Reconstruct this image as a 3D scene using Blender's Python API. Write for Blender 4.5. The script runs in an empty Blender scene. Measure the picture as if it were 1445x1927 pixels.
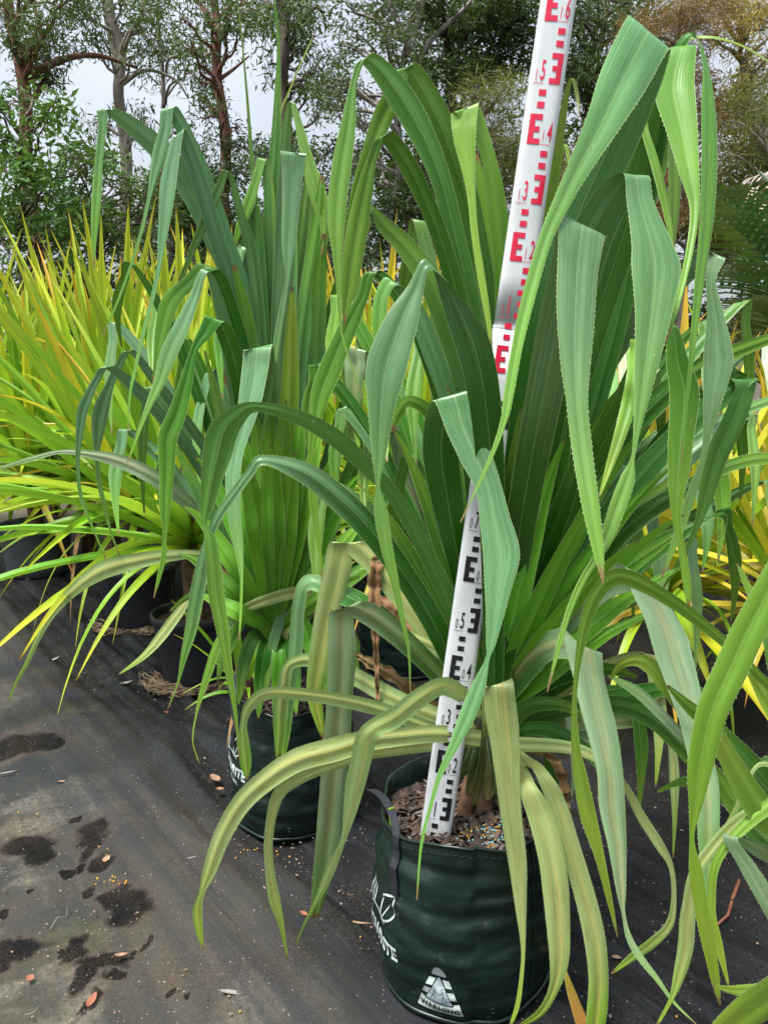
import bpy, bmesh, math, random
import numpy as np
from mathutils import Vector, Matrix

random.seed(7)
rng = np.random.default_rng(11)
scene = bpy.context.scene
R_ = math.radians

# ------------------------------------------------------------------ camera, sky, sun, exposure
CAM_H, PITCH, FOC = 1.28, R_(10), 1450.0          # metres, radians, focal length in photo pixels
cam = bpy.data.objects.new("camera", bpy.data.cameras.new("camera"))
scene.collection.objects.link(cam)
cam.location = (0, 0, CAM_H)
cam.rotation_euler = (R_(90) - PITCH, 0, 0)
cam.data.sensor_fit = 'VERTICAL'
cam.data.angle = 2 * math.atan(963.5 / FOC)
cam.data.clip_start = 0.05
cam.data.clip_end = 400
scene.camera = cam

SUN_EL, SUN_AZ = R_(70), R_(235)                  # azimuth clockwise from +Y
world = bpy.data.worlds.new("World")
scene.world = world
world.use_nodes = True
wn = world.node_tree.nodes
wl = world.node_tree.links
wn.clear()
w_out = wn.new('ShaderNodeOutputWorld')
w_bg = wn.new('ShaderNodeBackground')
w_sky = wn.new('ShaderNodeTexSky')
w_sky.sky_type = 'NISHITA'
w_sky.sun_disc = False
w_sky.sun_elevation = SUN_EL
w_sky.sun_rotation = SUN_AZ
w_sky.air_density = 1.0
w_sky.dust_density = 1.5
w_hs = wn.new('ShaderNodeHueSaturation')          # thin overcast: the blue is washed out
w_hs.inputs['Saturation'].default_value = 0.36
w_hs.inputs['Value'].default_value = 1.25
w_tc = wn.new('ShaderNodeTexCoord')
w_no = wn.new('ShaderNodeTexNoise')
w_no.inputs['Scale'].default_value = 2.2
w_no.inputs['Detail'].default_value = 5
w_ra = wn.new('ShaderNodeMapRange')
w_ra.inputs[1].default_value = 0.3
w_ra.inputs[2].default_value = 0.75
w_ra.inputs[3].default_value = 0.85
w_ra.inputs[4].default_value = 1.25
w_mx = wn.new('ShaderNodeVectorMath')
w_mx.operation = 'SCALE'
wl.new(w_tc.outputs['Generated'], w_no.inputs['Vector'])
wl.new(w_no.outputs['Fac'], w_ra.inputs[0])
wl.new(w_sky.outputs[0], w_hs.inputs['Color'])
wl.new(w_hs.outputs[0], w_mx.inputs[0])
w_sep = wn.new('ShaderNodeSeparateXYZ')            # an overcast sky is about three times brighter overhead than low down
w_ov = wn.new('ShaderNodeMapRange')
w_ov.inputs[1].default_value, w_ov.inputs[2].default_value = 0.0, 1.0
w_ov.inputs[3].default_value, w_ov.inputs[4].default_value = 0.36, 2.3
w_mu = wn.new('ShaderNodeMath')
w_mu.operation = 'MULTIPLY'
wl.new(w_tc.outputs['Generated'], w_sep.inputs[0])
wl.new(w_sep.outputs[2], w_ov.inputs[0])
wl.new(w_ov.outputs[0], w_mu.inputs[0])
wl.new(w_ra.outputs[0], w_mu.inputs[1])
wl.new(w_mu.outputs[0], w_mx.inputs['Scale'])
wl.new(w_mx.outputs[0], w_bg.inputs['Color'])
w_bg.inputs['Strength'].default_value = 0.052
wl.new(w_bg.outputs[0], w_out.inputs[0])

sun = bpy.data.objects.new("sun", bpy.data.lights.new("sun", 'SUN'))
scene.collection.objects.link(sun)
sun.data.energy = 1.8
sun.data.angle = R_(16)
sun.data.color = (1.0, 0.97, 0.92)
sdir = Vector((math.sin(SUN_AZ) * math.cos(SUN_EL), math.cos(SUN_AZ) * math.cos(SUN_EL), math.sin(SUN_EL)))
sun.rotation_euler = sdir.to_track_quat('Z', 'Y').to_euler()

scene.view_settings.view_transform = 'Standard'
scene.view_settings.look = 'None'
scene.view_settings.gamma = 1
scene.view_settings.use_curve_mapping = False
scene.view_settings.exposure = 1.85
scene.render.engine = 'CYCLES'
scene.cycles.use_denoising = True
scene.cycles.max_bounces = 6
scene.cycles.diffuse_bounces = 2
scene.cycles.glossy_bounces = 2
scene.cycles.transmission_bounces = 3
scene.cycles.transparent_max_bounces = 8

# ------------------------------------------------------------------ geometry of the view: pixel + distance -> point
CF = Vector((0, math.cos(PITCH), -math.sin(PITCH)))
CU = Vector((0, math.sin(PITCH), math.cos(PITCH)))
CR = Vector((1, 0, 0))
CP = Vector((0, 0, CAM_H))


def at(x, y, Y):
    d = CF + CR * ((x - 722.5) / FOC) - CU * ((y - 963.5) / FOC)
    return CP + d * (Y / d.y)


def ground_at(x, y, z=0.0):
    d = CF + CR * ((x - 722.5) / FOC) - CU * ((y - 963.5) / FOC)
    return CP + d * ((z - CAM_H) / d.z)


def depth(P):
    return (P - CP).dot(CF)


# ------------------------------------------------------------------ object helpers
def link(o):
    scene.collection.objects.link(o)
    return o


def mesh_obj(name, verts, faces, mat=None, parent=None, smooth=False, mats=None, fmat=None):
    me = bpy.data.meshes.new(name)
    me.from_pydata([tuple(v) for v in verts], [], faces)
    for m in (mats or ([mat] if mat else [])):
        me.materials.append(m)
    if fmat is not None:
        me.polygons.foreach_set('material_index', fmat)
    if smooth:
        me.polygons.foreach_set('use_smooth', [True] * len(me.polygons))
    me.update()
    o = link(bpy.data.objects.new(name, me))
    if parent is not None:
        o.parent = parent
    return o


def tag(o, label=None, cat=None, group=None, kind=None):
    if label:
        o['label'] = label
    if cat:
        o['category'] = cat
    if group:
        o['group'] = group
    if kind:
        o['kind'] = kind
    return o


def empty(name, loc, rz=0.0):
    o = bpy.data.objects.new(name, None)
    o.empty_display_size = 0.05
    link(o)
    o.location = loc
    o.rotation_euler = (0, 0, rz)
    return o


def tube(pts, rad, n=8, cap=True):
    """verts, faces of a tube through pts with radii rad"""
    pts = [Vector(p) for p in pts]
    V, Fc = [], []
    ref = Vector((0.31, 0.17, 0.93))
    for i, p in enumerate(pts):
        t = (pts[min(i + 1, len(pts) - 1)] - pts[max(i - 1, 0)]).normalized()
        a = t.cross(ref)
        if a.length < 1e-3:
            a = t.cross(Vector((1, 0, 0)))
        a.normalize()
        b = t.cross(a)
        for k in range(n):
            q = 2 * math.pi * k / n
            V.append(p + (a * math.cos(q) + b * math.sin(q)) * rad[i])
    for i in range(len(pts) - 1):
        for k in range(n):
            Fc.append((i * n + k, i * n + (k + 1) % n, (i + 1) * n + (k + 1) % n, (i + 1) * n + k))
    if cap:
        Fc.append(tuple(range(n))[::-1])
        Fc.append(tuple(range((len(pts) - 1) * n, len(pts) * n)))
    return V, Fc


class MB:
    """collects pieces into one mesh"""
    def __init__(self):
        self.v, self.f, self.m = [], [], []

    def add(self, vf, m=0):
        o = len(self.v)
        self.v += [tuple(p) for p in vf[0]]
        self.f += [tuple(i + o for i in f) for f in vf[1]]
        self.m += [m] * len(vf[1])

    def build(self, name, mats, parent=None, smooth=True, origin=None):
        if origin is not None:
            self.v = [(a - origin[0], b - origin[1], c - origin[2]) for a, b, c in self.v]
        return mesh_obj(name, self.v, self.f, parent=parent, smooth=smooth,
                        mats=mats if isinstance(mats, list) else [mats], fmat=self.m)


def smooth_noise(x, y, seed=0):
    r = np.random.default_rng(seed).random((64, 64))
    xi, yi = np.floor(x).astype(int), np.floor(y).astype(int)
    fx, fy = x - xi, y - yi
    fx, fy = fx * fx * (3 - 2 * fx), fy * fy * (3 - 2 * fy)
    g = lambda a, b: r[a % 64, b % 64]
    return (g(xi, yi) * (1 - fx) + g(xi + 1, yi) * fx) * (1 - fy) + (g(xi, yi + 1) * (1 - fx) + g(xi + 1, yi + 1) * fx) * fy


# ------------------------------------------------------------------ materials
class NT:
    def __init__(self, name):
        self.mat = bpy.data.materials.new(name)
        self.mat.use_nodes = True
        self.t = self.mat.node_tree
        self.t.nodes.clear()
        self.out = self.n('ShaderNodeOutputMaterial')

    def n(self, typ, **kw):
        x = self.t.nodes.new(typ)
        for k, v in kw.items():
            setattr(x, k, v)
        return x

    def set(self, sock, v):
        if isinstance(v, bpy.types.NodeSocket):
            self.t.links.new(v, sock)
        elif isinstance(v, (tuple, list)) and len(v) == 3 and sock.type == 'RGBA':
            sock.default_value = (*v, 1)
        else:
            sock.default_value = v

    def math(self, op, a, b=0.0, c=0.0, clamp=False):
        x = self.n('ShaderNodeMath', operation=op, use_clamp=clamp)
        self.set(x.inputs[0], a)
        self.set(x.inputs[1], b)
        self.set(x.inputs[2], c)
        return x.outputs[0]

    def mix(self, f, a, b, blend='MIX'):
        x = self.n('ShaderNodeMix', data_type='RGBA', blend_type=blend)
        self.set(x.inputs[0], f)
        self.set(x.inputs[6], a)
        self.set(x.inputs[7], b)
        return x.outputs[2]

    def ramp(self, v, a, b, c=0.0, d=1.0, smooth=True):
        x = self.n('ShaderNodeMapRange', interpolation_type='SMOOTHSTEP' if smooth else 'LINEAR')
        self.set(x.inputs[0], v)
        for i, q in enumerate((a, b, c, d)):
            self.set(x.inputs[i + 1], q)
        return x.outputs[0]

    def attr(self, name):
        return self.n('ShaderNodeAttribute', attribute_name=name).outputs['Fac']

    def noise(self, vec, scale, detail=3.0, rough=0.55, dist=0.0):
        x = self.n('ShaderNodeTexNoise')
        if vec is not None:
            self.set(x.inputs['Vector'], vec)
        x.inputs['Scale'].default_value = scale
        x.inputs['Detail'].default_value = detail
        x.inputs['Roughness'].default_value = rough
        x.inputs['Distortion'].default_value = dist
        return x.outputs['Fac']

    def comb(self, x, y, z):
        c = self.n('ShaderNodeCombineXYZ')
        for i, q in enumerate((x, y, z)):
            self.set(c.inputs[i], q)
        return c.outputs[0]

    def bump(self, h, strength=0.3, distance=0.01):
        b = self.n('ShaderNodeBump')
        self.set(b.inputs['Height'], h)
        b.inputs['Strength'].default_value = strength
        b.inputs['Distance'].default_value = distance
        return b.outputs[0]

    def principled(self, col, rough=0.5, normal=None, spec=0.5, metallic=0.0):
        p = self.n('ShaderNodeBsdfPrincipled')
        self.set(p.inputs['Base Color'], col)
        self.set(p.inputs['Roughness'], rough)
        self.set(p.inputs['Specular IOR Level'], spec)
        self.set(p.inputs['Metallic'], metallic)
        if normal is not None:
            self.set(p.inputs['Normal'], normal)
        return p.outputs[0]

    def finish(self, sh):
        self.t.links.new(sh, self.out.inputs[0])
        return self.mat


def leaf_material(name, base, base2, tail, stripe=0.0, stripe_col=(0.42, 0.27, 0.06), rough=0.36, trans=0.22,
                  tail_at=(0.55, 0.97), edge=(0.30, 0.42, 0.17), tipcol=(0.19, 0.115, 0.045), blotch=0.0, sheen=0.5, root=None, root_at=(0.36, 0.52)):
    m = NT(name)
    lu, lv, ls = m.attr('lu'), m.attr('lv'), m.attr('ls')
    au = m.math('ABSOLUTE', lu)
    rnd = m.n('ShaderNodeObjectInfo').outputs['Random']
    off = m.math('MULTIPLY', rnd, 37.0)
    streak = m.noise(m.comb(m.math('MULTIPLY', lu, 7.0), m.math('MULTIPLY', ls, 1.4), off), 1.6, 4, 0.6)
    col = m.mix(m.ramp(streak, 0.30, 0.72, 0.15, 0.8), base, base2)
    if root is not None:
        col = m.mix(m.ramp(m.math('ADD', lv, m.math('MULTIPLY', m.math('SUBTRACT', streak, 0.5), 0.12)), root_at[1], root_at[0]), col, root)  # rising part toned deep green, painting in the shade of its underside
    tl = m.ramp(lv, tail_at[0], tail_at[1])
    col = m.mix(tl, col, tail)
    if stripe > 0:
        sn = m.noise(m.comb(m.math('MULTIPLY', lu, 3.0), m.math('MULTIPLY', ls, 3.5), off), 1.3, 4, 0.65)
        band = m.math('MULTIPLY', m.ramp(au, 0.75, 0.05), m.ramp(sn, 0.36, 0.66))
        col = m.mix(m.math('MULTIPLY', band, stripe), col, stripe_col)
    if blotch > 0:
        bn = m.noise(m.comb(m.math('MULTIPLY', lu, 1.5), m.math('MULTIPLY', ls, 9.0), off), 1.5, 5, 0.65)
        col = m.mix(m.math('MULTIPLY', m.ramp(bn, 0.58, 0.72), blotch), col, (0.2, 0.09, 0.03))
    # uneven tone along the blade, dusty film, small scars
    mott = m.noise(m.comb(m.math('MULTIPLY', lu, 0.8), m.math('MULTIPLY', ls, 5.0), off), 1.0, 4, 0.6)
    col = m.mix(m.ramp(mott, 0.35, 0.7, 0.0, 0.6), col, m.mix(1.0, col, (1.45, 1.4, 1.5), 'MULTIPLY'))
    spk = m.noise(m.comb(m.math('MULTIPLY', lu, 3.0), m.math('MULTIPLY', ls, 60.0), off), 1.5, 2, 0.5)
    col = m.mix(m.ramp(spk, 0.70, 0.76, 0.0, 0.45), col, (0.34, 0.34, 0.20))
    scar = m.noise(m.comb(m.math('MULTIPLY', lu, 2.2), m.math('MULTIPLY', ls, 22.0), m.math('ADD', off, 9.0)), 1.3, 3, 0.6)
    col = m.mix(m.ramp(scar, 0.70, 0.75, 0.0, 0.6), col, (0.17, 0.11, 0.04))
    # thin midrib, pale toothed margin, dry tip
    col = m.mix(m.ramp(au, 0.035, 0.01, 0.0, 0.55), col, edge)
    col = m.mix(m.ramp(au, 0.955, 0.980, 0, 0.8), col, edge)
    col = m.mix(m.ramp(lv, 0.980, 0.994), col, tipcol)
    # each leaf is a little lighter or darker, warmer or cooler
    hs = m.n('ShaderNodeHueSaturation')
    m.set(hs.inputs['Color'], col)
    m.set(hs.inputs['Value'], m.ramp(rnd, 0, 1, 0.78, 1.24, False))
    m.set(hs.inputs['Hue'], m.ramp(m.math('FRACT', m.math('MULTIPLY', rnd, 7.31)), 0, 1, 0.488, 0.512, False))
    col = hs.outputs[0]
    ribs = m.math('SINE', m.math('MULTIPLY', lu, 46.0))
    fine = m.noise(m.comb(m.math('MULTIPLY', lu, 26.0), m.math('MULTIPLY', ls, 6.0), off), 2.0, 3)
    h = m.math('ADD', m.math('MULTIPLY', ribs, 0.25), fine)
    nrm = m.bump(h, 0.20, 0.0014)
    rr = m.math('ADD', rough, m.math('ADD', m.math('MULTIPLY', m.math('SUBTRACT', streak, 0.5), 0.25), m.math('MULTIPLY', m.math('SUBTRACT', mott, 0.5), 0.35)))
    p = m.principled(col, rr, nrm, sheen)
    tr = m.n('ShaderNodeBsdfTranslucent')
    m.set(tr.inputs['Color'], m.mix(0.4, col, (0.24, 0.42, 0.04)))
    mx = m.n('ShaderNodeMixShader')
    mx.inputs[0].default_value = trans
    m.t.links.new(p, mx.inputs[1])
    m.t.links.new(tr.outputs[0], mx.inputs[2])
    return m.finish(mx.outputs[0])


LIME = (0.110, 0.230, 0.022)
LM = {
    'deep': leaf_material('leaf_deep_green', (0.020, 0.098, 0.006), (0.044, 0.150, 0.018), LIME, tail_at=(0.6, 1.0), rough=0.34, trans=0.12, sheen=0.18),
    'mid': leaf_material('leaf_mid_green', (0.036, 0.138, 0.018), (0.074, 0.198, 0.042), LIME, rough=0.31, trans=0.16, sheen=0.28),
    'fresh': leaf_material('leaf_fresh_green', (0.075, 0.275, 0.010), (0.140, 0.380, 0.026), (0.11, 0.29, 0.015), rough=0.32, trans=0.2,
                           edge=(0.42, 0.52, 0.20)),
    'blue': leaf_material('leaf_grey_green', (0.056, 0.165, 0.054), (0.122, 0.250, 0.112), (0.12, 0.28, 0.02),
                          rough=0.27, tail_at=(0.72, 1.0), trans=0.10, sheen=0.5),
    'fold': leaf_material('leaf_folded_green', (0.050, 0.150, 0.036), (0.104, 0.228, 0.086), LIME, rough=0.30, tail_at=(0.62, 0.9),
                          trans=0.10, sheen=0.5, root=(0.018, 0.105, 0.006)),
    'steel': leaf_material('leaf_steel_green', (0.052, 0.155, 0.036), (0.104, 0.228, 0.078), LIME, rough=0.30, trans=0.12, sheen=0.4),
    'bloom': leaf_material('leaf_bloomed_green', (0.064, 0.172, 0.052), (0.145, 0.275, 0.118), (0.11, 0.26, 0.02),
                           rough=0.28, tail_at=(0.74, 1.0), trans=0.10, sheen=0.45, root=(0.018, 0.105, 0.006)),
    'pale': leaf_material('leaf_pale_worn', (0.140, 0.265, 0.110), (0.270, 0.370, 0.205), (0.11, 0.25, 0.04),
                          stripe=0.5, stripe_col=(0.40, 0.32, 0.12), rough=0.34, tail_at=(0.75, 1.0), blotch=0.25, sheen=0.7, root=(0.035, 0.135, 0.018), root_at=(0.15, 0.32)),
    'olive': leaf_material('leaf_ageing_olive', (0.185, 0.300, 0.080), (0.380, 0.470, 0.190), (0.17, 0.34, 0.02),
                           stripe=0.55, stripe_col=(0.52, 0.40, 0.10), rough=0.40, tail_at=(0.7, 1.0), blotch=0.45),
    'lime': leaf_material('leaf_young_lime', (0.105, 0.245, 0.016), (0.165, 0.315, 0.034), (0.22, 0.33, 0.03), trans=0.26, rough=0.38),
    'yellow': leaf_material('leaf_yellowed', (0.46, 0.40, 0.025), (0.58, 0.48, 0.05), (0.5, 0.25, 0.02), tail_at=(0.6, 0.95),
                            stripe=0.3, trans=0.3, blotch=0.4),
    'sheath': leaf_material('leaf_base_sheath', (0.020, 0.050, 0.010), (0.050, 0.075, 0.022), (0.10, 0.08, 0.035), tail_at=(0.5, 1.0), stripe=0.4, rough=0.5, blotch=0.5),
    'dead': leaf_material('leaf_dry_brown', (0.13, 0.068, 0.030), (0.28, 0.17, 0.075), (0.18, 0.11, 0.05), rough=0.75,
                          trans=0.1, edge=(0.3, 0.2, 0.1), stripe=0.4, stripe_col=(0.09, 0.045, 0.022), sheen=0.2),
    'bgA': leaf_material('leaf_yellow_green', (0.215, 0.400, 0.014), (0.370, 0.520, 0.024), (0.54, 0.52, 0.03), trans=0.36, rough=0.40,
                         tail_at=(0.6, 1.0), tipcol=(0.50, 0.20, 0.015), edge=(0.34, 0.38, 0.05)),
    'bgB': leaf_material('leaf_plain_green', (0.105, 0.275, 0.010), (0.195, 0.375, 0.016), (0.40, 0.46, 0.02), trans=0.3, rough=0.38,
                         tail_at=(0.6, 1.0), tipcol=(0.45, 0.18, 0.015), edge=(0.25, 0.34, 0.06)),
    'bgC': leaf_material('leaf_golden', (0.42, 0.46, 0.015), (0.55, 0.52, 0.02), (0.62, 0.38, 0.02), trans=0.35, rough=0.45,
                         tail_at=(0.55, 1.0), tipcol=(0.50, 0.18, 0.015), edge=(0.45, 0.40, 0.05)),
}
TOOTH = NT('leaf_margin_tooth')
TOOTH = TOOTH.finish(TOOTH.principled((0.26, 0.36, 0.11), 0.5))


def simple_mat(name, c1, c2, scale=8.0, rough=0.6, bump=0.3, bdist=0.004, spec=0.4, detail=4, coord='Object'):
    m = NT(name)
    tc = m.n('ShaderNodeTexCoord').outputs[coord]
    f = m.noise(tc, scale, detail, 0.62)
    g = m.noise(tc, scale * 6, 3, 0.6)
    col = m.mix(m.ramp(f, 0.3, 0.72), c1, c2)
    col = m.mix(m.ramp(g, 0.55, 0.8, 0, 0.35), col, tuple(min(1, x * 1.7) for x in c2))
    nrm = m.bump(m.math('ADD', f, m.math('MULTIPLY', g, 0.5)), bump, bdist)
    return m.finish(m.principled(col, rough, nrm, spec))


M_POT = simple_mat('black_pot_plastic', (0.012, 0.014, 0.017), (0.022, 0.024, 0.028), 6, 0.5, 0.1)
M_POTGREY = simple_mat('grey_pot_plastic', (0.045, 0.050, 0.055), (0.075, 0.08, 0.085), 6, 0.55, 0.1)
M_SOIL = simple_mat('potting_soil', (0.018, 0.012, 0.009), (0.06, 0.042, 0.030), 60, 0.9, 0.9, 0.01)
M_BARK = simple_mat('mulch_chip', (0.026, 0.016, 0.011), (0.105, 0.070, 0.050), 30, 0.85, 0.5, 0.003)
M_CHIPPALE = simple_mat('mulch_chip_pale', (0.12, 0.098, 0.078), (0.26, 0.225, 0.185), 30, 0.8, 0.5, 0.003)
M_ROOT = simple_mat('prop_root_bark', (0.075, 0.036, 0.018), (0.175, 0.095, 0.050), 26, 0.75, 0.6, 0.004)
M_DRYROOT = simple_mat('dry_root', (0.11, 0.072, 0.042), (0.25, 0.18, 0.115), 30, 0.85, 0.5, 0.003)
M_STRAP = simple_mat('strap_webbing', (0.006, 0.007, 0.010), (0.03, 0.034, 0.045), 420, 0.55, 0.8, 0.002)
M_PRINT = simple_mat('bag_print_ink', (0.36, 0.43, 0.40), (0.47, 0.54, 0.51), 60, 0.6, 0.1)
M_PRINTDARK = simple_mat('bag_print_gap', (0.010, 0.022, 0.017), (0.014, 0.028, 0.021), 30, 0.5, 0.1)
M_PRINTBLUE = simple_mat('bag_print_plate', (0.26, 0.32, 0.34), (0.34, 0.40, 0.42), 50, 0.55, 0.1)
M_LIMETAG = simple_mat('lime_plastic', (0.25, 0.5, 0.02), (0.3, 0.55, 0.03), 8, 0.4, 0.05)
M_PRILL_O = simple_mat('prill_orange', (0.55, 0.26, 0.015), (0.65, 0.34, 0.03), 8, 0.35, 0.0)
M_PRILL_B = simple_mat('prill_blue', (0.18, 0.42, 0.52), (0.30, 0.55, 0.62), 8, 0.4, 0.0)
M_BLACKINK = simple_mat('black_ink', (0.008, 0.008, 0.010), (0.016, 0.016, 0.018), 90, 0.35, 0.05)
M_REDINK = simple_mat('red_ink', (0.55, 0.010, 0.045), (0.66, 0.018, 0.06), 40, 0.3, 0.05)
M_DEADLEAF = [simple_mat('dead_leaf_tan', (0.20, 0.12, 0.075), (0.34, 0.22, 0.14), 40, 0.75, 0.4, 0.002),
              simple_mat('dead_leaf_red', (0.20, 0.065, 0.035), (0.28, 0.11, 0.06), 40, 0.7, 0.4, 0.002),
              simple_mat('dead_leaf_grey', (0.17, 0.155, 0.135), (0.29, 0.27, 0.24), 40, 0.75, 0.4, 0.002)]


def staff_mat():
    m = NT('white_staff_enamel')
    tc = m.n('ShaderNodeTexCoord').outputs['Object']
    f = m.noise(tc, 14, 4, 0.6)
    mp = m.n('ShaderNodeMapping')
    m.set(mp.inputs['Vector'], tc)
    mp.inputs['Scale'].default_value = (90, 90, 9)
    g = m.noise(mp.outputs[0], 1.0, 5, 0.7)
    sx = m.n('ShaderNodeSeparateXYZ')
    m.set(sx.inputs[0], tc)
    low = m.ramp(sx.outputs[2], 1.05, 0.35)
    col = m.mix(m.ramp(f, 0.3, 0.75), (0.60, 0.62, 0.63), (0.51, 0.54, 0.54))
    col = m.mix(m.math('MULTIPLY', m.ramp(g, 0.53, 0.70), m.math('MULTIPLY_ADD', low, 0.6, 0.2)), col, (0.30, 0.29, 0.24))
    vl = m.ramp(sx.outputs[2], 0.12, 0.0)
    col = m.mix(m.math('MULTIPLY', vl, m.ramp(m.noise(tc, 60, 4), 0.45, 0.62)), col, (0.42, 0.42, 0.20))
    return m.finish(m.principled(col, 0.24, m.bump(f, 0.05, 0.002), 0.5))


M_STAFF = staff_mat()


def bag_mat():
    m = NT('woven_green_poly')
    tc = m.n('ShaderNodeTexCoord').outputs['UV']
    mp = m.n('ShaderNodeMapping')
    m.set(mp.inputs['Vector'], tc)
    mp.inputs['Scale'].default_value = (7, 26, 1)
    f = m.noise(mp.outputs[0], 1.2, 3, 0.5, 0.3)                 # horizontal creases
    w1 = m.n('ShaderNodeTexChecker')
    m.set(w1.inputs['Vector'], tc)
    w1.inputs['Scale'].default_value = 330
    d = m.noise(tc, 5, 5, 0.6)
    col = m.mix(m.ramp(d, 0.3, 0.75), (0.003, 0.013, 0.009), (0.007, 0.021, 0.016))
    sc = m.n('ShaderNodeTexNoise')
    m.set(sc.inputs['Vector'], tc)
    sc.inputs['Scale'].default_value = 26
    sc.inputs['Detail'].default_value = 8
    sc.inputs['Roughness'].default_value = 0.75
    col = m.mix(m.ramp(sc.outputs['Fac'], 0.58, 0.72, 0, 0.45), col, (0.085, 0.10, 0.09))   # dusty scuffs
    h = m.math('ADD', m.math('MULTIPLY', f, 1.0), m.math('MULTIPLY', w1.outputs['Fac'], 0.10))
    return m.finish(m.principled(col, m.ramp(d, 0.3, 0.8, 0.26, 0.42), m.bump(h, 0.5, 0.006), 0.5))


M_BAG = bag_mat()

# ------------------------------------------------------------------ ground
SEAM_A = Vector((-2.40, 4.70, 0))
SEAM_D = Vector((0.62, -0.785, 0)).normalized()
SEAM_N = Vector((-SEAM_D.y, SEAM_D.x, 0))


def mat_ground():
    m = NT('weed_mat_fabric')
    tc = m.n('ShaderNodeTexCoord').outputs['Object']
    big = m.noise(tc, 1.1, 5, 0.6)
    mid = m.noise(tc, 4.2, 6, 0.62, 0.4)
    fine = m.noise(tc, 70, 4, 0.7)
    sx = m.n('ShaderNodeSeparateXYZ')
    m.set(sx.inputs[0], tc)
    # distance across the plastic seam
    c = m.math('ADD', m.math('MULTIPLY', m.math('SUBTRACT', sx.outputs[0], SEAM_A.x), SEAM_N.x),
               m.math('MULTIPLY', m.math('SUBTRACT', sx.outputs[1], SEAM_A.y), SEAM_N.y))
    al = m.math('ADD', m.math('MULTIPLY', sx.outputs[0], SEAM_D.x), m.math('MULTIPLY', sx.outputs[1], SEAM_D.y))
    sv = m.comb(m.math('MULTIPLY', c, 26.0), m.math('MULTIPLY', al, 1.1), 0.0)
    streak = m.noise(sv, 1.0, 5, 0.65)
    col = m.mix(m.ramp(big, 0.35, 0.65), (0.060, 0.055, 0.042), (0.027, 0.030, 0.030))
    col = m.mix(m.ramp(mid, 0.50, 0.68, 0, 0.8), col, (0.070, 0.050, 0.036))         # brown silt
    col = m.mix(m.ramp(m.noise(tc, 2.3, 4, 0.6), 0.52, 0.68, 0, 0.7), col, (0.050, 0.055, 0.026))   # algae
    leftness = m.ramp(c, -0.15, -0.9)
    pal = m.math('MULTIPLY', m.ramp(m.noise(tc, 2.9, 5, 0.6, 0.6), 0.48, 0.62), leftness)
    col = m.mix(m.math('MULTIPLY', pal, m.ramp(fine, 0.3, 0.6, 0.35, 1.0)), col, (0.185, 0.166, 0.126))
    # clean blue-black plastic towards the pots, its colour deepened for the gloom between bags
    clean = m.math('MULTIPLY', m.ramp(m.math('ADD', c, m.math('MULTIPLY', m.math('SUBTRACT', mid, 0.5), 0.7)), -0.34, 0.02), 0.93)
    col = m.mix(clean, col, m.mix(m.ramp(mid, 0.35, 0.7), (0.0025, 0.0035, 0.0055), (0.011, 0.0105, 0.010)))
    zone = m.math('MULTIPLY', m.ramp(c, -1.0, -0.1), m.ramp(c, 1.2, 0.4))
    col = m.mix(m.math('MULTIPLY', m.ramp(streak, 0.42, 0.62, 0, 0.75), zone), col, (0.024, 0.027, 0.032))
    # dark wet spills
    dist = m.n('ShaderNodeTexNoise')
    m.set(dist.inputs['Vector'], tc)
    dist.inputs['Scale'].default_value = 20
    dist.inputs['Detail'].default_value = 5
    va = m.n('ShaderNodeVectorMath', operation='SUBTRACT')
    m.set(va.inputs[0], dist.outputs['Color'])
    va.inputs[1].default_value = (0.5, 0.5, 0.5)
    vs = m.n('ShaderNodeVectorMath', operation='SCALE')
    m.set(vs.inputs[0], va.outputs[0])
    vs.inputs['Scale'].default_value = 0.075
    vp = m.n('ShaderNodeVectorMath', operation='ADD')
    m.set(vp.inputs[0], tc)
    m.set(vp.inputs[1], vs.outputs[0])
    blobs = [(55, 1592, 46, 19), (75, 1612, 26, 16), (178, 1572, 27, 22), (170, 1600, 15, 22), (191, 1629, 20, 14), (215, 1690, 26, 20),
             (246, 1712, 42, 28), (141, 1787, 24, 20), (196, 1806, 48, 17), (163, 1838, 17, 32), (33, 1785, 58, 17),
             (0, 1815, 24, 18), (167, 1677, 14, 10), (151, 1635, 10, 8), (126, 1646, 12, 9), (145, 1547, 9, 6), (277, 1777, 10, 16),
             (50, 1405, 64, 15), (10, 1418, 40, 14), (105, 1412, 18, 8), (174, 1887, 10, 20), (252, 1796, 7, 6),
             (320, 1875, 7, 9), (352, 1885, 7, 6), (220, 1835, 20, 9), (110, 1797, 8, 7), (5, 1720, 12, 14), (60, 1683, 8, 4)]
    best = None
    for bx, by, rx, ry in blobs:
        p = ground_at(bx, by)
        ax = (ground_at(bx + rx, by) - p).length
        ay = (ground_at(bx, by - ry) - p).length
        s1 = m.n('ShaderNodeVectorMath', operation='SUBTRACT')
        m.set(s1.inputs[0], vp.outputs[0])
        s1.inputs[1].default_value = (p.x, p.y, 0)
        s2 = m.n('ShaderNodeVectorMath', operation='MULTIPLY')
        m.set(s2.inputs[0], s1.outputs[0])
        s2.inputs[1].default_value = (1 / ax, 1 / ay, 0)
        s3 = m.n('ShaderNodeVectorMath', operation='LENGTH')
        m.set(s3.inputs[0], s2.outputs[0])
        best = s3.outputs['Value'] if best is None else m.math('MINIMUM', best, s3.outputs['Value'])
    wet = m.ramp(best, 1.26, 0.74)
    halo = m.ramp(best, 1.9, 1.0, 0, 0.35)
    col = m.mix(halo, col, (0.075, 0.05, 0.038))
    col = m.mix(wet, col, m.mix(m.ramp(mid, 0.4, 0.62), (0.003, 0.0035, 0.0035), (0.009, 0.006, 0.004)))
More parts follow.
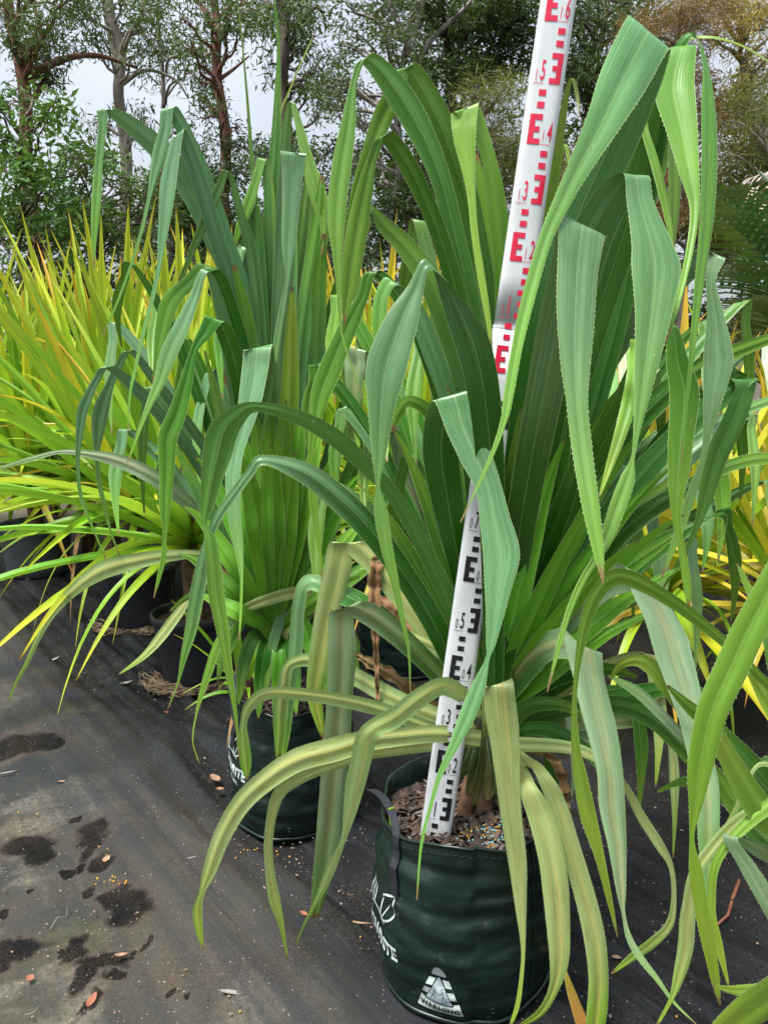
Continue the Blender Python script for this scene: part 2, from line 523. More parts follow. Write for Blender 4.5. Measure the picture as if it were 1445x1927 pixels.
    dust = m.noise(tc, 230, 3, 0.7)
    col = m.mix(m.math('MULTIPLY', m.ramp(dust, 0.50, 0.70, 0, 0.28), m.ramp(mid, 0.35, 0.6)), col, m.mix(0.6, col, (0.32, 0.28, 0.21)))
    col = m.mix(m.ramp(dust, 0.46, 0.30, 0, 0.22), col, (0.012, 0.012, 0.012))
    # grit
    vo = m.n('ShaderNodeTexVoronoi')
    m.set(vo.inputs['Vector'], tc)
    vo.inputs['Scale'].default_value = 75
    sc = m.n('ShaderNodeSeparateColor')
    m.set(sc.inputs[0], vo.outputs['Color'])
    gsel = m.math('MULTIPLY', m.ramp(vo.outputs['Distance'], 0.20, 0.10), m.ramp(sc.outputs[0], 0.80, 0.84))
    col = m.mix(m.math('MULTIPLY', gsel, 0.75), col, (0.30, 0.26, 0.21))
    col = m.mix(m.ramp(fine, 0.35, 0.7, 0.22, 0.0), col, (0.02, 0.02, 0.02))
    rib = m.math('MULTIPLY', m.math('SINE', m.math('MULTIPLY', c, 900.0)), m.math('SINE', m.math('MULTIPLY', al, 900.0)))
    col = m.mix(m.math('MULTIPLY', m.ramp(rib, -0.6, 0.6, 0.0, 0.30), m.ramp(mid, 0.3, 0.6, 0.4, 1.0)), col, m.mix(1.0, col, (0.45, 0.45, 0.47), 'MULTIPLY'))
    # weave
    ck = m.n('ShaderNodeTexChecker')
    m.set(ck.inputs['Vector'], tc)
    ck.inputs['Scale'].default_value = 380
    h = m.math('ADD', m.math('MULTIPLY', ck.outputs['Fac'], 0.06), m.math('ADD', m.math('MULTIPLY', fine, 0.4),
               m.math('MULTIPLY', m.math('MULTIPLY', streak, zone), 1.6)))
    h = m.math('ADD', h, m.math('MULTIPLY', gsel, 0.5))
    rough = m.math('SUBTRACT', m.ramp(clean, 0.0, 1.0, 0.78, 0.52), m.math('MULTIPLY', wet, 0.1))
    return m.finish(m.principled(col, rough, m.bump(h, 0.6, 0.007), m.ramp(wet, 0, 1, 0.10, 0.06)))


M_MAT = mat_ground()
M_EARTH = simple_mat('dark_leaf_litter_earth', (0.030, 0.026, 0.018), (0.085, 0.070, 0.045), 1.5, 0.95, 0.8, 0.05, coord='Object')

gx = np.arange(-4.2, 3.6, 0.02)
gy = np.arange(0.75, 6.6, 0.02)
GX, GY = np.meshgrid(gx, gy)
cc = (GX - SEAM_A.x) * SEAM_N.x + (GY - SEAM_A.y) * SEAM_N.y
aa = (GX - SEAM_A.x) * SEAM_D.x + (GY - SEAM_A.y) * SEAM_D.y
zz = 0.006 * (smooth_noise(GX * 2.5 + 40, GY * 2.5 + 40, 3) - 0.5)
wr = smooth_noise(cc * 9 + 1.3 * smooth_noise(aa * 1.5 + 20, cc * 2 + 20, 5) + 30, aa * 0.55 + 30, 4)
wr2 = smooth_noise(cc * 21 + 30, aa * 0.9 + 30, 8)
mask = np.clip((cc + 0.75) / 0.6, 0, 1) * np.clip((1.1 - cc) / 0.5, 0, 1)
far = np.clip((aa + 0.5) / 0.2, 0, 1)
led = smooth_noise(aa * 1.1 + 11, cc * 0 + 3, 9)
for c0, hh, sg_ in ((0.035, 0.022, 0.016), (0.10, 0.014, 0.012), (-0.10, 0.010, 0.014), (-0.22, 0.008, 0.012)):
    zz = zz + hh * np.exp(-((cc - c0 - 0.05 * (led - 0.5)) / sg_) ** 2) * np.clip(led * 1.6, 0.2, 1)
zz = zz + mask * (0.045 * (1 - np.abs(2 * wr - 1)) ** 3 + 0.016 * (1 - np.abs(2 * wr2 - 1)) ** 2) - 0.012 * mask
for bx_, by_, br_ in ((0.175, 1.515, 0.19), (-0.275, 2.125, 0.18), (-0.80, 3.12, 0.14), (-1.28, 3.88, 0.17), (0.10, 3.30, 0.2), (-2.28, 4.95, 0.19), (0.86, 1.10, 0.16)):
    dd = np.hypot(GX - bx_, GY - by_)
    zz = np.where(dd < br_ + 0.10, np.minimum(zz, -0.002 + 0.3 * np.clip(dd - br_, 0, 1)), zz)      # the load presses the sheet flat
nY, nX = GX.shape
idx = np.arange(nY * nX).reshape(nY, nX)
quads = np.stack([idx[:-1, :-1], idx[:-1, 1:], idx[1:, 1:], idx[1:, :-1]], -1).reshape(-1, 4)


def np_mesh(name, verts, quads, mat, parent=None, smooth=True):
    me = bpy.data.meshes.new(name)
    verts = np.asarray(verts, dtype=np.float32)
    quads = np.asarray(quads, dtype=np.int32)
    k = quads.shape[1]
    me.vertices.add(len(verts))
    me.vertices.foreach_set('co', verts.ravel())
    me.loops.add(quads.size)
    me.loops.foreach_set('vertex_index', quads.ravel())
    me.polygons.add(len(quads))
    me.polygons.foreach_set('loop_start', np.arange(0, quads.size, k, dtype=np.int32))
    me.polygons.foreach_set('loop_total', np.full(len(quads), k, dtype=np.int32))
    me.update(calc_edges=True)
    me.polygons.foreach_set('use_smooth', [smooth] * len(quads))
    me.materials.append(mat)
    o = link(bpy.data.objects.new(name, me))
    if parent is not None:
        o.parent = parent
    return o


weed_mat = np_mesh('weed_mat_ground', np.stack([GX, GY, zz], -1).reshape(-1, 3), quads, M_MAT)
tag(weed_mat, kind='structure')
g2 = mesh_obj('ground', [(-90, -30, -0.04), (90, -30, -0.04), (90, 160, -0.04), (-90, 160, -0.04)], [(0, 1, 2, 3)], M_EARTH)
tag(g2, kind='structure')


# ------------------------------------------------------------------ leaves
NU = 9
UU = np.linspace(-1, 1, NU)


def gull(u, k):
    a = np.abs(u)
    return k * (1.35 * a - 1.05 * a * a)


def catmull(P, n_per):
    """P (n,k) -> resampled (m,k), plus parameter"""
    P = np.asarray(P, float)
    n = len(P)
    E0, E1 = 2 * P[0] - P[1], 2 * P[-1] - P[-2]
    Q = np.vstack([E0, P, E1])
    out = []
    for i in range(n - 1):
        p0, p1, p2, p3 = Q[i], Q[i + 1], Q[i + 2], Q[i + 3]
        for j in range(n_per):
            t = j / n_per
            t2, t3 = t * t, t * t * t
            out.append(0.5 * ((2 * p1) + (-p0 + p2) * t + (2 * p0 - 5 * p1 + 4 * p2 - p3) * t2 + (-p0 + 3 * p1 - 3 * p2 + p3) * t3))
    out.append(P[-1])
    return np.array(out)


def ribbon_mesh(name, C, W, fold=0.22, teeth=True, mat=None, pitch=0.0075, tooth=0.0016):
    """C (m,3) centre line, W (m,3) half-width vectors"""
    m = len(C)
    T = np.gradient(C, axis=0)
    T /= np.linalg.norm(T, axis=1)[:, None] + 1e-9
    hw = np.linalg.norm(W, axis=1)
    N = np.cross(T, W / (hw[:, None] + 1e-9))
    N /= np.linalg.norm(N, axis=1)[:, None] + 1e-9
    seg = np.linalg.norm(np.diff(C, axis=0), axis=1)
    s = np.concatenate([[0], np.cumsum(seg)])
    g = gull(UU, fold)
    turn = np.concatenate([[0], np.arccos(np.clip((T[1:] * T[:-1]).sum(1), -1, 1))]) / (np.concatenate([[1], seg]) + 1e-6)
    turn = np.convolve(np.pad(turn, 3, mode='edge'), np.ones(7) / 7, 'valid')
    flat = 1 / (1 + (turn * hw * 1.6) ** 2)
    V = C[:, None, :] + UU[None, :, None] * W[:, None, :] + (g[None, :] * (hw * flat)[:, None])[:, :, None] * N[:, None, :]
    # slight ripple of the margins
    rip = np.sin(s * 23 + 5 * hw.max() * 100)[:, None] * (np.abs(UU) ** 3)[None, :] * 0.045 * hw[:, None]
    V = V + rip[:, :, None] * N[:, None, :]
    idx = np.arange(m * NU).reshape(m, NU)
    F = np.stack([idx[:-1, :-1], idx[:-1, 1:], idx[1:, 1:], idx[1:, :-1]], -1).reshape(-1, 4).tolist()
    lu = np.tile(UU, m)
    lv = np.repeat(s / s[-1], NU)
    ls = np.repeat(s, NU)
    verts = V.reshape(-1, 3)
    fm = [0] * len(F)
    if teeth:
        ex, el = [], []
        for side, sgn in ((0, -1), (NU - 1, 1)):
            E = V[:, side]
            so = s
            n = int(s[-1] / pitch)
            q = (np.arange(1, n) + 0.3 * rng.random(n - 1)) * pitch
            P = np.stack([np.interp(q, so, E[:, k]) for k in range(3)], -1)
            TT = np.stack([np.interp(q, so, T[:, k]) for k in range(3)], -1)
            WW = np.stack([np.interp(q, so, W[:, k]) for k in range(3)], -1)
            hq = np.linalg.norm(WW, axis=1)
            WW = sgn * WW / (hq[:, None] + 1e-9)
            ht = tooth * np.clip(hq / 0.012, 0.25, 1)[:, None] * rng.uniform(0.25, 1.25, len(hq))[:, None]
            a = P - TT * 0.0015 - WW * 0.0006
            b = P + TT * 0.0015 - WW * 0.0006
            c = P + WW * ht + TT * 0.0028
            base = len(verts) + sum(len(z) for z in ex)
            k = len(P)
            ex.append(np.concatenate([a, b, c]))
            for i in range(k):
                F.append([base + i, base + k + i, base + 2 * k + i])
            fm += [1] * k
            el.append(np.concatenate([q, q, q]))
        verts = np.concatenate([verts] + ex)
        L = sum(len(z) for z in ex)
        lu = np.concatenate([lu, np.ones(L)])
        qq = np.concatenate(el)
        lv = np.concatenate([lv, np.clip(qq / s[-1], 0, 0.96)])
        ls = np.concatenate([ls, qq])
    me = bpy.data.meshes.new(name)
    me.from_pydata(verts.tolist(), [], F)
    me.polygons.foreach_set('material_index', fm)
    me.polygons.foreach_set('use_smooth', [True] * len(F))
    for nm, arr in (('lu', lu), ('lv', lv), ('ls', ls)):
        at_ = me.attributes.new(nm, 'FLOAT', 'POINT')
        at_.data.foreach_set('value', np.asarray(arr, dtype=np.float32))
    if mat is not None:
        me.materials.append(mat)
        me.materials.append(TOOTH)
    me.update()
    return me


def traced_leaf(plant, mat, Ys, ci, pts, fold=0.36, tilt=None, name='leaf'):
    """a strap leaf through photo stations (x, y, width_px[, edge angle]); Ys = distance at base, crest and tip"""
    n = len(pts)
    xy = np.array([(p[0], p[1]) for p in pts], float)
    d = np.concatenate([[0], np.cumsum(np.linalg.norm(np.diff(xy, axis=0), axis=1))])
    Y = [np.interp(d[i], [0, d[ci], d[-1]] if 0 < ci < n - 1 else [0, d[-1] / 2, d[-1]], Ys) for i in range(n)]
    P, Wd, hw = [], [], []
    prev = np.array([1.0, 0.0])
    for i, p in enumerate(pts):
        if len(p) > 3:
            a = math.radians(p[3])
            w = np.array([math.cos(a), math.sin(a)])
        else:
            t = xy[min(i + 1, n - 1)] - xy[max(i - 1, 0)]
            w = np.array([-t[1], t[0]])
            w = w / (np.linalg.norm(w) + 1e-9)
        if w.dot(prev) < 0:
            w = -w
        prev = w
        q = at(p[0], p[1], Y[i])
        P.append(q[:])
        hw.append(max(p[2], 1.5) * depth(q) / FOC / 2)
        Wd.append((CR * float(w[0]) - CU * float(w[1]))[:])
    npp = 7
    C = catmull(P, npp)
    hw = np.clip(catmull(np.array(hw)[:, None], npp)[:, 0], 0.0008, None)
    Wv = catmull(Wd, npp)
    Wv /= np.linalg.norm(Wv, axis=1)[:, None] + 1e-9
    T = np.gradient(C, axis=0)
    T /= np.linalg.norm(T, axis=1)[:, None] + 1e-9
    N = np.cross(T, Wv)
    N /= np.linalg.norm(N, axis=1)[:, None] + 1e-9
    tau = math.radians(random.uniform(-26, 26) if tilt is None else tilt)
    Wv = Wv + N * math.tan(tau)
    org = np.array(plant.location[:])
    if mat == 'dead':
        fold = 1.5
        k = np.arange(len(C))
        C = C + N * (0.006 * np.sin(k * 0.9) + 0.004 * np.sin(k * 2.1))[:, None]
        hw = hw * (1 + 0.22 * np.sin(k * 1.3) + 0.12 * np.sin(k * 2.9))
    me = ribbon_mesh('leaf', C - org, Wv * hw[:, None], fold * random.uniform(0.8, 1.3), True, LM[mat])
    o = link(bpy.data.objects.new(name, me))
    o.parent = plant
    return o


# ------------------------------------------------------------------ hero plants
def crown_base(x, y, Y):
    return at(x, y, Y)


front_plant = empty('screw_pine', (0.19, 1.57, 0.34))
tag(front_plant, 'tall green screw pine beside the measuring staff in the foremost green bag', 'plant', 'potted screw pines')
second_plant = empty('screw_pine', (-0.28, 2.12, 0.34))
tag(second_plant, 'blue-green screw pine in the green bag standing between front bag and black pots', 'plant', 'potted screw pines')
right_plant = empty('screw_pine', (0.86, 1.10, 0.2))
tag(right_plant, 'bright lime screw pine cut off by the right edge close to camera', 'plant', 'potted screw pines')

A, B, C3 = front_plant, second_plant, right_plant
FL = [
    # --- front plant, upright leaves that fold over (rise, crest, hang)
    (A, 'fold', (1.57, 1.12, 0.86), 6, [(935, 1300, 40), (960, 1080, 58), (985, 880, 74), (1018, 660, 84), (1070, 450, 88), (1160, 240, 96), (1222, 62, 98, 29), (1172, 150, 92, 25), (1128, 240, 64), (1085, 322, 42), (1052, 390, 32), (1024, 455, 26), (992, 566, 25), (973, 649, 21), (956, 746, 19), (948, 790, 13), (923, 861, 8), (866, 983, 2)]),
    (A, 'mid', (1.6, 1.25, 1.05), 5, [(945, 1290, 36), (1010, 1000, 46), (1090, 700, 56), (1180, 420, 60), (1240, 230, 56), (1283, 88, 46, 2), (1266, 160, 74, 5), (1283, 250, 54), (1297, 330, 34), (1306, 395, 17), (1295, 480, 13), (1270, 585, 10), (1252, 645, 3)]),
    (A, 'mid', (1.6, 1.32, 1.2), 5, [(945, 1290, 36), (1050, 850, 46), (1130, 520, 52), (1185, 350, 52), (1216, 255, 50), (1238, 178, 42, -20), (1207, 200, 26), (1211, 240, 15), (1232, 310, 17), (1252, 390, 15), (1267, 475, 3)]),
    (A, 'mid', (1.62, 1.42, 1.35), 4, [(945, 1290, 36), (1080, 800, 40), (1190, 450, 40), (1245, 280, 34), (1263, 218, 26, 0), (1266, 280, 28), (1268, 350, 28), (1265, 420, 22), (1260, 500, 10), (1258, 560, 3)]),
    (A, 'mid', (1.62, 1.24, 1.02), 5, [(950, 1290, 36), (1100, 820, 40), (1200, 440, 36), (1250, 190, 28), (1275, 95, 20), (1305, 66, 12, 40), (1326, 120, 13, 0), (1331, 200, 32, 0), (1332, 290, 37), (1329, 390, 33), (1323, 461, 27), (1313, 544, 21), (1304, 627, 15), (1296, 710, 10), (1288, 783, 6), (1282, 869, 2)]),
    (A, 'lime', (1.7, 1.5, 1.5), 3, [(1180, 300, 14), (1245, 130, 8), (1290, 78, 6), (1340, 70, 6), (1400, 88, 5), (1460, 125, 4)]),
    (A, 'fold', (1.55, 1.08, 0.86), 5, [(945, 1290, 38), (1000, 950, 58), (1050, 680, 76), (1090, 510, 84), (1135, 400, 74, 40), (1192, 329, 50, 3), (1203, 380, 52, 0), (1224, 455, 78, 0), (1232, 508, 94, 0), (1225, 600, 68), (1208, 735, 34), (1199, 800, 16), (1190, 862, 8), (1180, 900, 28), (1162, 950, 32), (1142, 1005, 26), (1120, 1050, 15), (1095, 1092, 14), (1070, 1150, 12), (1050, 1220, 9), (1029, 1302, 2)]),
    (A, 'bloom', (1.54, 1.04, 0.82), 4, [(935, 1290, 40), (985, 950, 56), (1035, 680, 70), (1078, 500, 84), (1095, 422, 98, 6), (1086, 500, 84, 2), (1081, 600, 77), (1080, 690, 60), (1084, 760, 44), (1093, 840, 42), (1110, 950, 36), (1125, 1040, 22), (1134, 1098, 2)]),
    (A, 'fold', (1.44, 1.30, 1.16), 5, [(930, 1300, 36), (928, 1050, 46), (922, 850, 56), (902, 690, 66), (862, 580, 66, 20), (808, 498, 26, 60), (782, 545, 32), (756, 605, 62), (728, 690, 76), (718, 764, 52), (713, 861, 25), (711, 913, 8), (716, 960, 24), (727, 1027, 23), (740, 1082, 17), (756, 1160, 10), (769, 1225, 5), (772, 1305, 2)]),
    (A, 'bloom', (1.62, 1.40, 1.14), 5, [(925, 1320, 40), (895, 1180, 40), (862, 1050, 44), (842, 940, 62), (830, 840, 70), (850, 743, 76, -13), (872, 805, 64, -20), (895, 860, 58), (918, 915, 48), (930, 975, 56), (943, 1042, 68, 0), (936, 1110, 48), (931, 1155, 34), (923, 1211, 18), (917, 1240, 8), (900, 1292, 26), (878, 1349, 30), (853, 1404, 18), (827, 1460, 10), (812, 1510, 7), (793, 1588, 5), (784, 1694, 2)]),
    (A, 'bloom', (1.58, 1.45, 1.32), 5, [(950, 1290, 36), (1035, 960, 48), (1110, 740, 54), (1190, 605, 54), (1285, 515, 44), (1345, 478, 34, 40), (1337, 530, 16, 0), (1346, 600, 28, 0), (1350, 655, 44, 0), (1350, 690, 46), (1340, 755, 30), (1331, 811, 15), (1321, 866, 9), (1300, 930, 16), (1275, 1005, 14), (1244, 1088, 2)]),
    (A, 'deep', (1.58, 1.3, 1.22), 4, [(950, 1300, 36), (1070, 970, 46), (1170, 770, 46), (1235, 655, 36), (1262, 612, 20, 20), (1274, 680, 38, 0), (1287, 740, 50, 0), (1280, 830, 42), (1276, 890, 36), (1272, 940, 22), (1274, 990, 13), (1285, 1050, 13), (1292, 1100, 14), (1296, 1150, 4)]),
    (A, 'mid', (1.6, 1.5, 1.42), 4, [(955, 1310, 36), (1080, 1080, 44), (1200, 900, 44), (1340, 760, 40), (1402, 715, 50, -20), (1378, 790, 48), (1346, 860, 48), (1327, 930, 34), (1313, 980, 17), (1296, 1022, 10), (1272, 1065, 11), (1244, 1112, 3)]),
    (A, 'bloom', (1.6, 1.68, 1.75), 4, [(955, 1300, 40), (1055, 1080, 42), (1160, 935, 34), (1225, 880, 32), (1294, 830, 27), (1363, 788, 22), (1445, 755, 18), (1530, 735, 10)]),
    (A, 'deep', (1.56, 1.55, 1.6), 3, [(955, 1310, 44), (1050, 1140, 48), (1140, 1030, 40), (1211, 968, 34), (1285, 922, 28), (1363, 880, 22), (1440, 862, 22), (1540, 875, 10)]),
    (A, 'deep', (1.62, 1.72, 1.8), 3, [(950, 1295, 40), (1060, 1000, 46), (1150, 850, 46), (1240, 752, 44), (1320, 690, 34), (1400, 655, 26), (1500, 620, 14)]),
    (A, 'deep', (1.52, 1.46, 1.42), 2, [(940, 1300, 36), (1000, 1080, 46), (1040, 900, 52), (1062, 720, 52), (1082, 560, 48), (1110, 440, 36), (1130, 350, 12)]),
    (A, 'deep', (1.48, 1.40, 1.34), 2, [(935, 1300, 36), (968, 1120, 44), (990, 950, 48), (1004, 800, 46), (1020, 640, 40), (1040, 520, 24), (1050, 450, 8)]),
    (A, 'deep', (1.54, 1.52, 1.5), 2, [(940, 1300, 36), (1015, 1120, 46), (1085, 960, 48), (1150, 810, 44), (1200, 690, 36), (1240, 600, 20), (1262, 540, 5)]),
    (A, 'mid', (1.55, 1.56, 1.58), 2, [(945, 1305, 40), (1045, 1150, 52), (1115, 1060, 52), (1180, 985, 46), (1245, 925, 30), (1300, 880, 8)]),
    (A, 'deep', (1.5, 1.5, 1.5), 2, [(940, 1310, 40), (1020, 1200, 54), (1090, 1130, 52), (1165, 1075, 40), (1235, 1030, 20), (1280, 1000, 5)]),
    (A, 'deep', (1.6, 1.66, 1.7), 2, [(925, 1300, 34), (910, 1100, 44), (895, 900, 46), (875, 720, 42), (855, 560, 34), (835, 430, 20), (820, 330, 6)]),
    (A, 'mid', (1.6, 1.62, 1.64), 2, [(925, 1300, 34), (935, 1000, 40), (938, 780, 40), (935, 560, 36), (915, 400, 26), (895, 290, 8)]),
    (A, 'lime', (1.44, 1.3, 1.2), 1, [(1195, 640, 20), (1192, 700, 26), (1182, 760, 28), (1165, 820, 23), (1145, 880, 14), (1127, 935, 3)]),
    (A, 'lime', (1.6, 1.5, 1.46), 6, [(935, 1290, 28), (955, 950, 30), (985, 700, 26), (1010, 520, 22), (1030, 400, 22), (1050, 270, 20), (1072, 153, 7, 20), (1084, 172, 7), (1090, 222, 2)]),
    (A, 'lime', (1.62, 1.55, 1.5), 4, [(940, 1290, 28), (980, 800, 26), (1020, 480, 18), (1042, 360, 15), (1060, 275, 7, 20), (1070, 300, 6), (1076, 345, 4), (1085, 418, 2)]),
    # --- front plant, upper left group
    (A, 'mid', (1.6, 1.5, 1.4), 6, [(930, 1290, 34), (915, 900, 44), (892, 620, 40), (858, 450, 36), (820, 310, 40), (760, 190, 52), (693, 110, 30, -40), (667, 150, 12, 0), (656, 230, 27, 0), (645, 300, 36), (636, 370, 36), (633, 428, 30), (635, 483, 18), (637, 538, 9), (641, 607, 5), (649, 650, 4), (685, 755, 2)]),
    (A, 'mid', (1.66, 1.56, 1.5), 6, [(930, 1290, 34), (935, 900, 44), (920, 620, 40), (890, 420, 40), (858, 310, 44), (815, 205, 46), (765, 128, 34, -35), (742, 175, 34, 10), (718, 225, 36), (694, 290, 28), (672, 350, 18), (655, 415, 8), (645, 470, 3)]),
    (A, 'deep', (1.58, 1.5, 1.42), 5, [(925, 1290, 34), (900, 850, 42), (868, 600, 36), (825, 440, 30), (775, 325, 32), (725, 256, 26, -40), (700, 300, 18, 0), (688, 350, 28), (676, 410, 36), (664, 480, 37), (656, 538, 30), (650, 580, 14), (648, 612, 2)]),
    (A, 'lime', (1.6, 1.52, 1.45), 5, [(930, 1280, 30), (945, 900, 34), (948, 560, 34), (938, 400, 36), (915, 280, 30), (878, 203, 50, -14), (874, 255, 42, 0), (881, 315, 26), (887, 370, 15), (893, 440, 13), (905, 520, 14), (918, 600, 10), (925, 660, 3)]),
    (A, 'mid', (1.6, 1.52, 1.48), 5, [(920, 1290, 36), (898, 930, 44), (880, 745, 46), (850, 625, 52), (812, 530, 50), (765, 465, 42), (722, 422, 32), (697, 392, 14), (690, 420, 16), (688, 450, 4)]),
    (A, 'bloom', (1.62, 1.6, 1.58), 4, [(918, 1300, 36), (880, 900, 36), (848, 760, 36), (815, 665, 38), (782, 585, 36), (740, 530, 28, 40), (718, 560, 26, 5), (714, 610, 28), (712, 660, 10)]),
    (A, 'deep', (1.64, 1.62, 1.55), 4, [(915, 1310, 34), (880, 960, 38), (830, 740, 34), (770, 590, 28), (705, 511, 24, -10), (682, 560, 22, 30), (660, 605, 34), (638, 655, 38), (618, 705, 42), (603, 745, 36), (596, 785, 25), (585, 861, 10), (588, 930, 15), (595, 985, 13), (604, 1055, 5), (606, 1092, 2)]),
    (A, 'pale', (1.8, 1.8, 1.8), 3, [(910, 1330, 30), (800, 1000, 30), (725, 770, 26), (672, 657, 42, 18), (668, 700, 37, 5), (666, 750, 26), (664, 800, 20), (660, 855, 8)]),
    (A, 'deep', (1.66, 1.66, 1.66), 3, [(915, 1330, 30), (868, 960, 30), (822, 800, 28), (775, 755, 22), (750, 775, 24), (738, 810, 8)]),
    # --- front plant, arches to the left
    (A, 'mid', (1.55, 1.42, 1.36), 8, [(915, 1330, 30), (870, 1190, 32), (830, 1100, 32), (785, 1010, 28), (740, 932, 27), (690, 880, 29), (635, 828, 33), (565, 787, 27), (482, 766, 20, 60), (443, 785, 38, 40), (420, 815, 52, 25), (410, 855, 50), (400, 900, 37), (391, 950, 25), (386, 985, 8), (396, 1015, 20), (402, 1060, 26), (408, 1120, 27), (419, 1183, 22), (432, 1266, 13), (444, 1349, 6), (451, 1430, 2)]),
    (A, 'bloom', (1.55, 1.4, 1.42), 7, [(910, 1340, 34), (860, 1260, 38), (815, 1170, 42), (760, 1080, 43), (700, 1000, 46), (640, 940, 46), (575, 890, 40), (495, 866, 22, 60), (470, 890, 18), (440, 930, 18), (412, 970, 18), (396, 1005, 16), (385, 1045, 22), (372, 1110, 28), (360, 1180, 24), (345, 1240, 12), (335, 1285, 4), (316, 1335, 2)]),
    (A, 'bloom', (1.6, 1.7, 1.78), 5, [(895, 1345, 30), (832, 1280, 30), (772, 1212, 34), (705, 1152, 38), (645, 1118, 36), (580, 1096, 28, 70), (562, 1140, 25, 0), (556, 1220, 27), (546, 1300, 20), (538, 1380, 16), (530, 1440, 4)]),
    (A, 'olive', (1.55, 1.72, 1.74), 4, [(905, 1370, 30), (825, 1350, 34), (742, 1315, 35), (660, 1270, 33), (590, 1243, 29), (545, 1252, 20), (534, 1290, 24), (528, 1335, 28), (526, 1390, 20), (521, 1430, 3)]),
    (A, 'olive', (1.5, 1.62, 1.62), 5, [(900, 1395, 30), (810, 1372, 30), (717, 1337, 31), (640, 1318, 29), (560, 1307, 27), (500, 1307, 26), (470, 1330, 20), (459, 1360, 12), (459, 1395, 18), (463, 1435, 20), (466, 1468, 4)]),
    (A, 'olive', (1.58, 1.68, 1.66), 4, [(900, 1340, 30), (810, 1200, 36), (735, 1100, 42), (690, 1045, 46), (648, 1022, 50, 15), (633, 1080, 50, 12), (617, 1150, 46), (605, 1210, 41), (596, 1270, 36), (592, 1310, 28), (602, 1360, 16), (608, 1390, 4)]),
    (A, 'pale', (1.58, 1.64, 1.6), 3, [(900, 1355, 30), (790, 1235, 40), (700, 1160, 46), (646, 1146, 44, 5), (643, 1230, 52, 3), (638, 1320, 48), (632, 1400, 49), (624, 1500, 47), (613, 1600, 42), (603, 1665, 32), (592, 1728, 14)]),
    (A, 'olive', (1.45, 1.34, 1.38), 6, [(900, 1350, 22), (880, 1320, 26), (855, 1300, 36), (830, 1293, 37), (790, 1315, 40), (745, 1350, 42), (695, 1380, 42, 20), (681, 1430, 40, 5), (669, 1480, 37), (658, 1533, 24), (645, 1583, 11), (625, 1630, 19), (608, 1671, 16), (594, 1699, 9), (572, 1741, 4), (556, 1780, 2)]),
    (A, 'olive', (1.45, 1.38, 1.40), 4, [(905, 1390, 30), (830, 1382, 34), (755, 1387, 37), (690, 1395, 42), (630, 1412, 48), (560, 1432, 46), (505, 1466, 42), (455, 1512, 38), (418, 1575, 33), (394, 1640, 25), (380, 1680, 11), (372, 1712, 18), (375, 1750, 14), (383, 1787, 2)]),
    (A, 'olive', (1.48, 1.42, 1.42), 4, [(905, 1392, 28), (800, 1400, 32), (700, 1412, 34), (635, 1432, 34), (570, 1458, 30), (527, 1490, 24), (511, 1535, 18), (505, 1590, 16), (508, 1640, 16), (516, 1690, 20), (527, 1730, 12), (535, 1770, 6), (542, 1806, 2)]),
    (A, 'dead', (1.6, 1.66, 1.64), 2, [(890, 1350, 16), (800, 1170, 18), (722, 1052, 22), (708, 1062, 22), (705, 1120, 24), (707, 1190, 14), (709, 1260, 9), (711, 1316, 8)]),
    (A, 'dead', (1.62, 1.75, 1.8), 2, [(880, 1330, 18), (820, 1225, 26), (770, 1165, 34), (725, 1135, 26), (690, 1115, 8)]),
    (A, 'dead', (1.6, 1.7, 1.8), 2, [(890, 1380, 16), (800, 1320, 20), (740, 1275, 22), (690, 1245, 18), (660, 1225, 5)]),
    (A, 'olive', (1.58, 1.62, 1.7), 2, [(895, 1300, 26), (840, 1235, 26), (790, 1205, 24), (740, 1190, 18), (700, 1185, 5)]),
    # --- front plant, hanging over the bag
    (A, 'olive', (1.5, 1.33, 1.24), 2, [(928, 1385, 40), (930, 1325, 46), (937, 1287, 52, 5), (943, 1340, 58, 3), (950, 1400, 51), (955, 1460, 43), (962, 1533, 37), (973, 1616, 33), (979, 1699, 21), (984, 1782, 8), (981, 1838, 7), (973, 1893, 8), (958, 1935, 4)]),
    (A, 'olive', (1.5, 1.31, 1.22), 2, [(940, 1405, 34), (968, 1440, 32), (990, 1475, 38, 0), (1015, 1535, 50, 0), (1034, 1605, 51), (1045, 1680, 52), (1050, 1750, 46), (1051, 1810, 38), (1040, 1862, 22), (1015, 1905, 18), (975, 1932, 8)]),
    (A, 'olive', (1.5, 1.35, 1.24), 2, [(945, 1405, 34), (985, 1438, 34), (1018, 1455, 38, 10), (1048, 1515, 37, 0), (1074, 1600, 38), (1100, 1690, 40), (1118, 1770, 42), (1125, 1840, 40), (1122, 1900, 42), (1116, 1950, 36)]),
    (A, 'dead', (1.5, 1.45, 1.42), 2, [(945, 1400, 18), (995, 1408, 20), (1034, 1420, 24, 20), (1056, 1460, 20, 0), (1066, 1500, 12), (1070, 1530, 4)]),
    (A, 'pale', (1.52, 1.34, 1.08), 4, [(935, 1320, 44), (962, 1275, 58), (998, 1235, 60), (1045, 1210, 52), (1092, 1212, 80, 10), (1105, 1270, 68, 3), (1118, 1330, 68, 2), (1133, 1390, 60), (1144, 1450, 55), (1149, 1510, 56), (1160, 1588, 40), (1167, 1671, 22), (1172, 1718, 8), (1182, 1763, 12), (1203, 1801, 13), (1236, 1843, 9), (1268, 1887, 5), (1312, 1930, 2)]),
